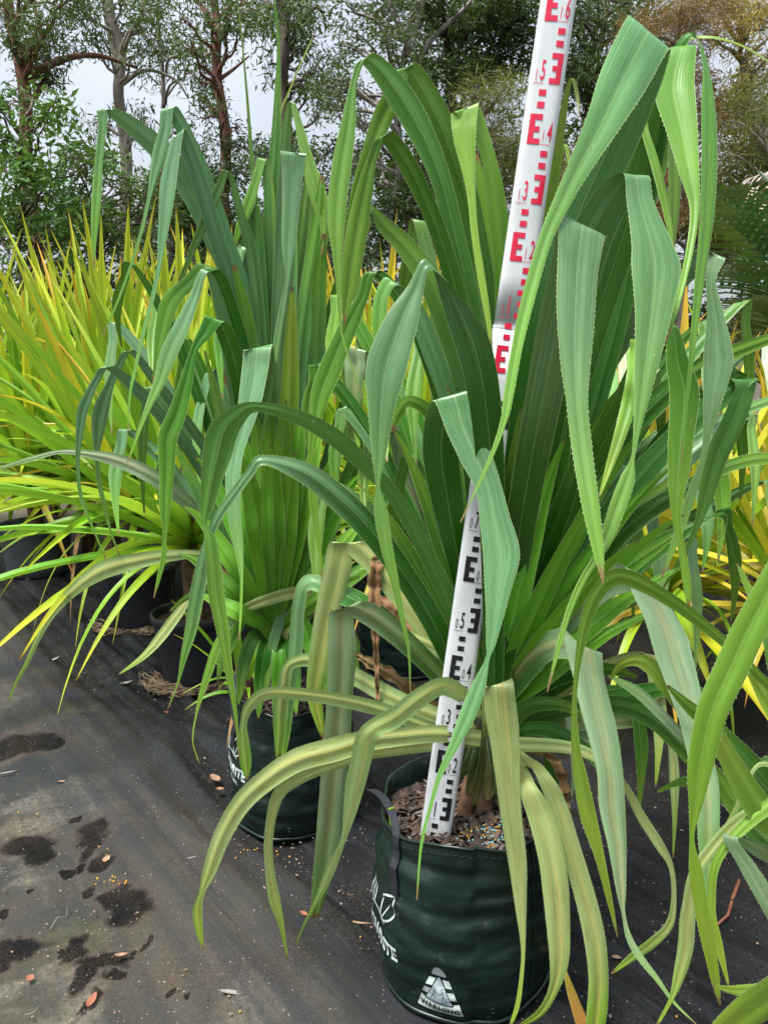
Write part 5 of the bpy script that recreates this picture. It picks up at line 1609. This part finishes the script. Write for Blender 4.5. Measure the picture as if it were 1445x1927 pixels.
def leaf_cards(centres, L, W, hang, spread=0.35):
    n = len(centres)
    a = tr_.normal(size=(n, 3)) * np.array([1, 1, 0.8])
    a[:, 2] -= hang
    a /= np.linalg.norm(a, axis=1)[:, None]
    r = tr_.normal(size=(n, 3))
    b = np.cross(a, r)
    b /= np.linalg.norm(b, axis=1)[:, None]
    l = L * tr_.uniform(0.6, 1.3, n)[:, None]
    w = W * tr_.uniform(0.7, 1.25, n)[:, None]
    nn = np.cross(a, b)
    v0 = centres
    v1 = centres + a * l * 0.45 + b * w * 0.5 + nn * w * 0.25
    v2 = centres + a * l + nn * l * tr_.uniform(-0.15, 0.15, n)[:, None]
    v3 = centres + a * l * 0.45 - b * w * 0.5 + nn * w * 0.25
    V = np.stack([v0, v1, v2, v3], 1).reshape(-1, 3)
    Q = np.arange(4 * n).reshape(n, 4)
    return V, Q


def curved(p0, p1, sag, n=6, wob=0.05):
    p0, p1 = np.array(p0), np.array(p1)
    d = np.linalg.norm(p1 - p0)
    out = []
    ph = tr_.random(3) * 6
    for k in range(n + 1):
        t = k / n
        p = p0 * (1 - t) + p1 * t
        p = p + np.array([0, 0, sag * d * math.sin(math.pi * t)]) + wob * d * np.sin(ph + t * 7) * math.sin(math.pi * t)
        out.append(p)
    return out


def tree(name, label, cat, Y, path, r0, r1, bk, clumps, fo, leaf=(0.11, 0.026, 0.5), dens=1.0, limbs=(), group=None, twig=True, dspread=0.9):
    """path: trunk in photo pixels at distance Y; clumps: (x, y, rx, ry) leaf masses; every clump is carried by a limb"""
    base = at(path[0][0], path[0][1], Y)
    t = tag(empty(name, (base.x, Y, 0)), label, cat, group)
    org = np.array([base.x, Y, 0.0])
    P = [np.array(at(x, y, Y)[:]) for x, y in path]
    P = [np.array([P[0][0], Y, -0.05])] + P
    P = catmull(P, 6)
    n = len(P)
    P = P + 0.035 * np.sin(np.arange(n)[:, None] * np.array([0.5, 0.7, 0.0]) + tr_.random(3) * 6)
    rad = np.linspace(r0, r1, n) * 0.78
    mb = MB()
    mb.add(tube([p - org for p in P], rad, 10))
    for lim in limbs:
        Q = catmull([np.array(at(x, y, Y + dy)[:]) for x, y, dy in lim[0]], 5)
        mb.add(tube([q - org for q in Q], np.linspace(lim[1], lim[1] * 0.35, len(Q)), 7))
    cs = []
    per_px = Y / FOC
    for (cx, cy, rx, ry) in clumps:
        dy = tr_.uniform(-dspread, dspread)
        c = np.array(at(cx, cy, Y + dy)[:])
        # limb from the nearest lower trunk point
        cand = [p for p in P if p[2] < c[2] - 0.1] or [P[0]]
        j = min(cand, key=lambda p: np.linalg.norm(p - c) + 0.5 * abs(c[2] - p[2] - 0.5))
        lb = curved(j, c, 0.06, 7, 0.07)
        dl = np.linalg.norm(c - j)
        rr = min(r0 * 0.45, 0.018 + 0.014 * dl)
        mb.add(tube([p - org for p in lb], np.linspace(rr, 0.008, len(lb)), 6))
        sx, sz_ = rx * per_px, ry * per_px
        nb = max(5, int(rx * ry / 330))
        ends = []
        for k in range(nb):
            dirv = tr_.normal(size=3)
            dirv /= np.linalg.norm(dirv)
            e = c + dirv * np.array([sx, 0.75 * min(sx, sz_) + 0.15, sz_]) * tr_.uniform(0.45, 1.0)
            ends.append(e)
            if twig:
                st = lb[tr_.integers(3, len(lb))]
                tw = curved(st, e, 0.05, 4, 0.09)
                mb.add(tube([p - org for p in tw], np.linspace(0.009, 0.003, len(tw)), 4, False))
        ends = np.array(ends)
        cnt = int(dens * rx * ry * 3.14 / (leaf[0] * leaf[1] / per_px ** 2) * 4.2)
        pick = ends[tr_.integers(0, nb, cnt)]
        sg = 0.30 * min(sx, sz_) + 0.04
        cs.append(pick + tr_.normal(size=(cnt, 3)) * sg * np.array([1.15, 1.0, 0.8]))
    mb.build('trunk' if r0 > 0.05 else 'stems', BK[bk], t, True)
    C = np.concatenate(cs)
    V, Q = leaf_cards(C, leaf[0], leaf[1], leaf[2])
    np_mesh('crown', V - org, Q, FO[fo], t, False)
    return t


GRP = 'trees behind the nursery rows'
rngc = random.Random(3)


def scatter(x0, x1, y0, y1, n, r=(28, 55)):
    return [(rngc.uniform(x0, x1), rngc.uniform(y0, y1), rngc.uniform(*r), rngc.uniform(r[0] * 0.7, r[1] * 0.75)) for _ in range(n)]


GUM = (0.12, 0.024, 0.8)
tree('gum_tree', 'reddish leaning gum tree trunk at the upper left corner', 'tree', 11.5, [(62, 480), (54, 300), (44, 170), (30, 70), (12, -40), (0, -140)], 0.15, 0.07, 'red',
     scatter(-40, 150, -60, 60, 11) + scatter(-30, 120, 60, 130, 6) + scatter(0, 100, 150, 200, 3, (20, 34)), 'gum', GUM, 0.46,
     [([(40, 150, 0), (120, 112, .1), (185, 105, .1), (260, 128, .2)], 0.06), ([(50, 210, 0), (90, 130, .2), (70, 30, .3), (50, -40, .3)], 0.05)], GRP)
tree('gum_tree', 'pale grey straight gum trunk, second from the left', 'tree', 12.0, [(240, 480), (236, 330), (230, 200), (224, 110), (212, 20), (200, -120)], 0.13, 0.07, 'pale',
     scatter(120, 300, -50, 50, 11) + scatter(130, 320, 50, 110, 7) + scatter(150, 290, 200, 330, 7, (20, 36)), 'gum', GUM, 0.40,
     [([(226, 130, 0), (205, 60, .1), (190, -20, .2)], 0.05), ([(228, 160, 0), (275, 132, .1), (330, 150, .1), (355, 185, .1)], 0.035)], GRP)
tree('gum_tree', 'red-brown gum trunk with a fork, middle of the left group', 'tree', 11.0, [(430, 460), (424, 330), (416, 200), (410, 110), (404, 40), (402, -120)], 0.115, 0.06, 'red',
     scatter(340, 470, -50, 40, 8) + scatter(350, 470, 60, 170, 9, (22, 40)) + scatter(375, 450, 180, 250, 5, (18, 32)), 'gum', GUM, 0.45,
     [([(406, 60, 0), (385, 20, .1), (360, -10, .2)], 0.05), ([(412, 150, 0), (440, 130, .1), (470, 105, .1)], 0.03)], GRP)
tree('gum_tree', 'dark barked gum trunk clothed in leaves above the second plant', 'tree', 11.0, [(545, 470), (540, 330), (536, 220), (534, 110), (528, 0), (524, -120)], 0.14, 0.08, 'dark',
     scatter(485, 590, -60, 60, 9) + scatter(500, 580, 50, 130, 6, (22, 38)) + scatter(560, 640, 80, 230, 6, (18, 32)), 'gum', (0.14, 0.026, 1.0), 0.55,
     [([(534, 110, 0), (585, 20, .2), (612, 24, .2)], 0.04)], GRP)
tree('slender_tree', 'thin grey tree with curving bare limbs between the pale and red trunks', 'tree', 13.0, [(318, 470), (312, 330), (306, 200), (303, 100), (300, 0), (298, -80)], 0.06, 0.03, 'grey',
     scatter(270, 360, 70, 190, 7, (16, 30)) + scatter(290, 400, 230, 330, 6, (18, 30)), 'sage', GUM, 0.5,
     [([(308, 190, 0), (340, 150, .1), (352, 170, .1)], 0.02), ([(304, 110, 0), (270, 60, .1), (240, 20, .2)], 0.03)], GRP)
tree('small_leaved_tree', 'airy small-leaved tree with slanting grey limb left of the staff', 'tree', 10.5, [(742, 480), (746, 330), (748, 200), (760, 110), (790, 30), (830, -60)], 0.075, 0.03, 'grey',
     scatter(625, 800, -30, 110, 17, (24, 44)) + scatter(600, 700, 120, 330, 12, (22, 42)) + scatter(720, 800, 110, 200, 4), 'sage', (0.065, 0.028, 0.3), 0.5,
     [([(748, 220, 0), (800, 90, .2), (870, 20, .3), (940, -60, .3)], 0.05)], GRP)
tree('dense_tree', 'dense dark green tree directly behind the top of the staff', 'tree', 11.5, [(855, 480), (850, 330), (845, 180), (860, 80), (900, -20), (930, -120)], 0.13, 0.06, 'dark',
     scatter(790, 1010, -50, 110, 26, (34, 60)) + scatter(800, 900, 100, 210, 9, (26, 46)), 'dark', (0.11, 0.032, 0.6), 0.95, (), GRP)
tree('she_oak', 'olive feathery she-oak left of the staff', 'tree', 9.5, [(905, 480), (902, 360), (898, 250), (896, 175)], 0.05, 0.012, 'grey',
     scatter(860, 990, 165, 330, 19, (22, 42)), 'olive', (0.20, 0.008, 0.2), 0.62, (), GRP, dspread=0.4)
tree('twiggy_tree', 'dark twiggy tree between the staff and the big folded leaf', 'tree', 12.0, [(1130, 470), (1120, 330), (1110, 180), (1130, 60), (1160, -80)], 0.10, 0.04, 'dark',
     scatter(1030, 1250, -50, 150, 24, (30, 58)) + scatter(1060, 1230, 130, 300, 12, (28, 50)), 'dark', (0.12, 0.022, 0.7), 0.80, (), GRP)
tree('she_oak', 'rusty brown she-oak behind the big folded leaf', 'tree', 10.0, [(1290, 480), (1285, 330), (1270, 200), (1275, 60), (1290, -40)], 0.07, 0.02, 'grey',
     scatter(1200, 1350, 10, 210, 16, (30, 52)) + scatter(1180, 1380, 200, 420, 22, (28, 50)), 'rust', (0.20, 0.008, 0.3), 0.68, (), GRP, dspread=0.5)
tree('wattle_tree', 'golden flowering wattle at the upper right corner', 'tree', 10.5, [(1420, 480), (1415, 330), (1405, 180), (1390, 60), (1400, -60)], 0.07, 0.02, 'grey',
     scatter(1310, 1500, -20, 170, 20, (26, 46)) + scatter(1340, 1500, 150, 300, 9, (24, 42)), 'wattle', (0.11, 0.014, 0.3), 0.60, (), GRP, dspread=0.5)
tree('olive_tree', 'olive green feathery tree behind the palm at the right edge', 'tree', 9.5, [(1450, 520), (1448, 420), (1440, 300)], 0.05, 0.02, 'grey',
     scatter(1330, 1520, 180, 640, 40, (28, 48)), 'olive', (0.18, 0.009, 0.3), 0.7, (), GRP, dspread=0.4)
SH = 'shrubs under the trees'
tree('shrub', 'bright green bushy shrub at the left edge under the gum', 'shrub', 9.0, [(45, 560), (40, 450), (45, 330), (50, 220)], 0.035, 0.012, 'dark',
     scatter(-30, 100, 190, 300, 9, (24, 42)) + scatter(-30, 190, 290, 560, 26, (26, 46)), 'bright', (0.11, 0.042, 0.3), 0.9, (), SH)
tree('shrub', 'rounded mid green shrub under the pale gum trunk', 'shrub', 9.5, [(190, 560), (180, 450), (170, 340)], 0.03, 0.012, 'dark',
     scatter(100, 250, 270, 330, 5, (20, 34)) + scatter(110, 320, 330, 560, 24, (26, 44)), 'gum', (0.10, 0.03, 0.3), 0.95, (), SH)
tree('shrub', 'low dark shrub below the red-brown trunk', 'shrub', 11.0, [(380, 560), (390, 470), (380, 380)], 0.03, 0.012, 'dark',
     scatter(280, 490, 330, 560, 24, (28, 48)), 'dark', (0.10, 0.03, 0.3), 0.95, (), SH)
tree('shrub', 'sage shrub behind the upright leaves of the second plant', 'shrub', 10.5, [(560, 560), (560, 450), (570, 330)], 0.03, 0.012, 'grey',
     scatter(450, 680, 270, 560, 34, (28, 48)), 'sage', (0.09, 0.028, 0.3), 0.85, (), SH)
tree('shrub', 'dark shrub beneath the airy tree left of the staff', 'shrub', 10.5, [(770, 560), (770, 450), (775, 330)], 0.03, 0.012, 'grey',
     scatter(660, 900, 250, 480, 26, (28, 50)), 'dark', (0.11, 0.024, 0.4), 0.9, (), SH)
tree('shrub', 'brownish undergrowth shrub right of the staff', 'shrub', 10.0, [(1050, 560), (1050, 450), (1055, 330)], 0.03, 0.012, 'grey',
     scatter(900, 1200, 300, 480, 24, (28, 50)), 'olive', (0.12, 0.014, 0.3), 0.8, (), SH)
tree('shrub', 'shadowy far shrub in the middle of the tree line', 'shrub', 14.5, [(400, 600), (400, 480), (400, 400)], 0.03, 0.012, 'dark',
     scatter(-60, 700, 380, 700, 60, (40, 60)), 'dark', (0.16, 0.06, 0.3), 0.6, (), SH)
tree('shrub', 'shadowy far shrub closing the gap at the right', 'shrub', 14.5, [(1100, 600), (1100, 480), (1100, 400)], 0.03, 0.012, 'dark',
     scatter(700, 1500, 180, 700, 100, (40, 64)), 'dark', (0.16, 0.06, 0.3), 0.6, (), SH)


# ------------------------------------------------------------------ palm at the right edge
def frond(parent, p0, p1, arch, n, lenp, mat, hang, width=0.022, dead=False):
    p0, p1 = Vector(p0), Vector(p1)
    org = Vector(parent.location)
    pts = []
    for k in range(21):
        t = k / 20
        pts.append(p0.lerp(p1, t) + Vector((0, 0, arch * math.sin(math.pi * t * 0.8))))
    v, f = tube([p - org for p in pts], np.linspace(0.009, 0.002, 21), 6)
    st = mesh_obj('frond_stalk', v, f, mat, parent, True)
    mb = MB()
    for k in range(n):
        t = 0.12 + 0.88 * k / n
        i = min(19, int(t * 20))
        c = pts[i].lerp(pts[i + 1], t * 20 - i)
        tan = (pts[i + 1] - pts[i]).normalized()
        side = tan.cross(Vector((0, 0, 1))).normalized()
        up = side.cross(tan)
        for sg in (-1, 1):
            L = lenp * math.sin(math.pi * (0.15 + 0.8 * t)) * random.uniform(0.85, 1.1)
            d = (side * sg * 0.9 + tan * 0.55 + up * 0.25).normalized()
            if dead:
                d = (d + Vector((random.uniform(-.4, .4), random.uniform(-.4, .4), random.uniform(-.5, .1)))).normalized()
            w = (tan * 0.9 - d * 0.3).normalized()
            P = []
            for q in range(5):
                s = q / 4
                m = c + d * L * s + Vector((0, 0, -hang * L * s * s))
                ww = width * (0.5 + 1.2 * s) * (1 - s) ** 0.6 if s < 1 else 0
                ww = width * max(0.06, math.sin(math.pi * min(1, 0.25 + 0.72 * s)))
                P += [m - w * ww * 0.5 - org, m + w * ww * 0.5 - org]
            mb.add((P, [(2 * q, 2 * q + 1, 2 * q + 3, 2 * q + 2) for q in range(4)]))
    mb.build('frond', mat, parent, True)


M_PALM = simple_mat('palm_leaf', (0.045, 0.125, 0.036), (0.10, 0.215, 0.080), 5, 0.28, 0.1, spec=0.7)
M_PALMDEAD = simple_mat('dead_palm_leaf', (0.26, 0.21, 0.17), (0.44, 0.38, 0.33), 9, 0.8, 0.2)
palm = tag(empty('palm', (2.75, 4.6, 0)), 'dark green feathery palm fronds arching in at the right edge', 'palm')
v, f = tube([(0, 0, 0), (0, 0.02, 0.5), (0, 0, 1.0)], [0.10, 0.085, 0.06], 12)
mesh_obj('trunk', v, f, BK['grey'], palm, True)
for (x, y, yy, ar) in ((1325, 415, 4.4, 0.30), (1335, 470, 4.3, 0.30), (1360, 560, 4.1, 0.26), (1350, 620, 4.5, 0.25), (1400, 430, 3.9, 0.35), (1420, 380, 5.0, 0.3), (1380, 530, 5.0, 0.22)):
    frond(palm, (2.75, 4.6, 1.02), at(x, y, yy), ar, 24, 0.50, M_PALM, 0.25, 0.030)
dpalm = tag(empty('dead_palm', (3.35, 5.6, 0)), 'bleached dry palm fronds hanging at the right edge above the green palm', 'palm')
v, f = tube([(0, 0, 0), (0, 0, 1.0), (0, 0, 2.35)], [0.10, 0.085, 0.06], 12)
mesh_obj('trunk', v, f, BK['grey'], dpalm, True)
for (x, y, yy) in ((1392, 400, 5.4), (1405, 440, 5.2), (1440, 450, 5.0), (1400, 370, 5.8)):
    frond(dpalm, (3.35, 5.6, 2.35), at(x, y, yy), 0.2, 30, 0.42, M_PALMDEAD, 0.6, 0.013, True)


# ------------------------------------------------------------------ litter on the mat
def dead_leaf(label, x, y, L, W, rot, mat, curl=0.25, cat='leaf', z=0.012, name='fallen_leaf'):
    p = ground_at(x, y, z)
    n = 9
    V, Fc = [], []
    for i in range(n):
        t = i / (n - 1)
        w = W * math.sin(math.pi * min(0.97, 0.08 + 0.9 * t)) ** 0.8
        zc = curl * L * (2 * t - 1) ** 2 * 0.35
        for k, u in enumerate((-1, -0.5, 0, 0.5, 1)):
            V.append((L * (t - 0.5), u * w / 2 + 0.06 * L * math.sin(3 * t), zc + abs(u) * w * 0.25 * curl * 2 + 0.001))
    for i in range(n - 1):
        for k in range(4):
            Fc.append((5 * i + k, 5 * i + k + 1, 5 * i + 6 + k, 5 * i + 5 + k))
    o = mesh_obj(name, V, Fc, mat, None, True)
    o.location = p
    o.rotation_euler = (random.uniform(-.15, .15), random.uniform(-.15, .15), R_(rot))
    tag(o, label, cat, 'litter on the weed mat')
    return o


T_, RD, GY_ = M_DEADLEAF
dead_leaf('round tan dead leaf lying on black plastic beside the second bag', 321, 1378, 0.055, 0.048, 20, T_, 0.1)
dead_leaf('smaller brown dead leaf just above the round tan one', 309, 1344, 0.042, 0.034, 60, RD, 0.2)
dead_leaf('curled white leaf scrap near the straw roots', 238, 1288, 0.050, 0.022, 30, GY_, 0.6)
dead_leaf('pale grey pointed leaf on the mat below the drooping pale leaf', 95, 1246, 0.085, 0.026, 40, GY_, 0.3)
dead_leaf('red curled leaf sliver on the greenish mat', 124, 1321, 0.050, 0.014, -10, RD, 0.4)
dead_leaf('second red leaf sliver, right of the first', 208, 1361, 0.036, 0.014, 50, RD, 0.4)
dead_leaf('silvery slender leaf at the bottom of the picture', 440, 1871, 0.058, 0.012, -3, GY_, 0.2)
dead_leaf('tan shell-like leaf curl on the mat left of the second bag', 425, 1668, 0.017, 0.013, 10, T_, 0.8)
dead_leaf('tan leaf with stalk lying at the foot of the second bag', 405, 1468, 0.055, 0.026, -50, T_, 0.4)
dead_leaf('brown curled leaf end beside the tan leaf at second bag', 414, 1488, 0.026, 0.020, 20, T_, 0.6)
dead_leaf('orange dead leaf lying in the largest wet stain', 228, 1800, 0.028, 0.012, 15, T_, 0.5)
dead_leaf('pinkish round leaf at the lower left', 58, 1841, 0.017, 0.017, 70, RD, 0.2)
dead_leaf('brown curled leaf near the dry twig', 116, 1473, 0.024, 0.012, 30, T_, 0.6)
dead_leaf('dark curled leaf on the mat in the middle left', 284, 1582, 0.022, 0.012, 5, RD, 0.6)
dead_leaf('pinkish leaf fragment touching a wet stain', 202, 1617, 0.024, 0.020, 80, T_, 0.2)
dead_leaf('upright dark leaf scrap at the bottom left', 175, 1885, 0.034, 0.018, 80, RD, 0.5)
dead_leaf('brown leaf bit under the hanging pale leaf by front bag', 572, 1722, 0.024, 0.012, -40, RD, 0.5)
dead_leaf('long brown dead leaf between the bags', 415, 1372, 0.055, 0.014, -30, T_, 0.3)
dead_leaf('tan dead leaf lying right of the front bag', 1160, 1803, 0.020, 0.010, -20, T_, 0.3)


def twig_obj(label, px, r, mat, z=0.012):
    P = [ground_at(x, y, z + 0.006 * (i % 2)) for i, (x, y) in enumerate(px)]
    o0 = P[0]
    v, f = tube([p - o0 for p in P], np.linspace(r, r * 0.6, len(P)), 6)
    o = mesh_obj('twig', v, f, mat, None, True)
    o.location = o0
    tag(o, label, 'twig', 'litter on the weed mat')


twig_obj('forked reddish twig on the dark mat at lower right', [(1390, 1657), (1378, 1690), (1369, 1722), (1343, 1745)], 0.005, M_DEADLEAF[1])
twig_obj('short brown twig with a bend on the left mat', [(242, 1478), (258, 1477), (272, 1468), (281, 1461)], 0.0035, M_DEADLEAF[0])
twig_obj('pale straight twig at the left edge', [(2, 1456), (20, 1453), (37, 1449)], 0.003, M_DEADLEAF[2])
twig_obj('thin dark curved twig left of the long drooping leaf', [(352, 1616), (368, 1612), (380, 1602)], 0.002, M_DEADLEAF[2])
twig_obj('thin straw bent on the lower left mat', [(95, 1748), (108, 1727), (126, 1724), (127, 1708)], 0.0009, M_DEADLEAF[2])
twig_obj('pale curved straw at the bottom left', [(48, 1910), (64, 1905), (76, 1890)], 0.0010, M_DEADLEAF[2])
twig_obj('brown twig poking out under the front bag', [(660, 1734), (678, 1737), (700, 1738)], 0.003, M_DEADLEAF[0])

mb = MB()
for i in range(1500):
    if i >= 900:
        q = random.random()
        x, y = 60 + 560 * q + random.gauss(0, 45), 1130 + 420 * q + random.gauss(0, 28)
    elif i < 500:
        x, y = random.uniform(0, 720), random.uniform(1250, 1927)
    elif i < 760:
        q = random.random()
        x, y = 150 + 560 * q + random.gauss(0, 30), 1330 + 440 * q + random.gauss(0, 30)
    else:
        x, y = random.uniform(1000, 1445), random.uniform(1450, 1920)
    p = ground_at(x, y, 0.014)
    s = random.uniform(0.0012, 0.004) * (1.8 if random.random() < 0.08 else 1)
    a = random.uniform(0, 6.28)
    e = random.uniform(0.25, 1)
    u, w = Vector((math.cos(a), math.sin(a), 0.1)) * s, Vector((-math.sin(a), math.cos(a), 0.15)) * s * e
    up = Vector((0, 0, s * 0.5))
    mb.add(([p - u, p + w, p + u, p - w, p + up, p - up], [(0, 1, 4), (1, 2, 4), (2, 3, 4), (3, 0, 4), (1, 0, 5), (2, 1, 5), (3, 2, 5), (0, 3, 5)]), random.choice((0, 0, 1, 2)))
tag(mb.build('litter', [M_BARK, M_DEADLEAF[0], M_CHIPPALE], None, False), 'fine bark crumbs and leaf bits strewn over the weed mat', 'litter', kind='stuff')
mb = MB()
for (x, y) in [(208, 1656), (225, 1663), (236, 1662), (238, 1658), (257, 1545), (187, 1593), (201, 1609), (35, 1528), (71, 1531), (422, 1676), (452, 1903), (34, 1457), (523, 1608), (545, 1612), (654, 1743), (678, 1763), (275, 1620), (1272, 1913), (1241, 1826), (1278, 1585), (1377, 1550)] + \
        [(470 + random.gauss(0, 18), 1600 + random.gauss(0, 5)) for _ in range(12)] + [(210 + random.gauss(0, 12), 1656 + random.gauss(0, 6)) for _ in range(6)]:
    mb.add(octa(ground_at(x, y, 0.014), random.uniform(0.0018, 0.0030)))
tag(mb.build('stray_prills', M_PRILL_O, None, True), 'stray orange fertiliser prills dotted over the weed mat', 'fertiliser', kind='stuff')
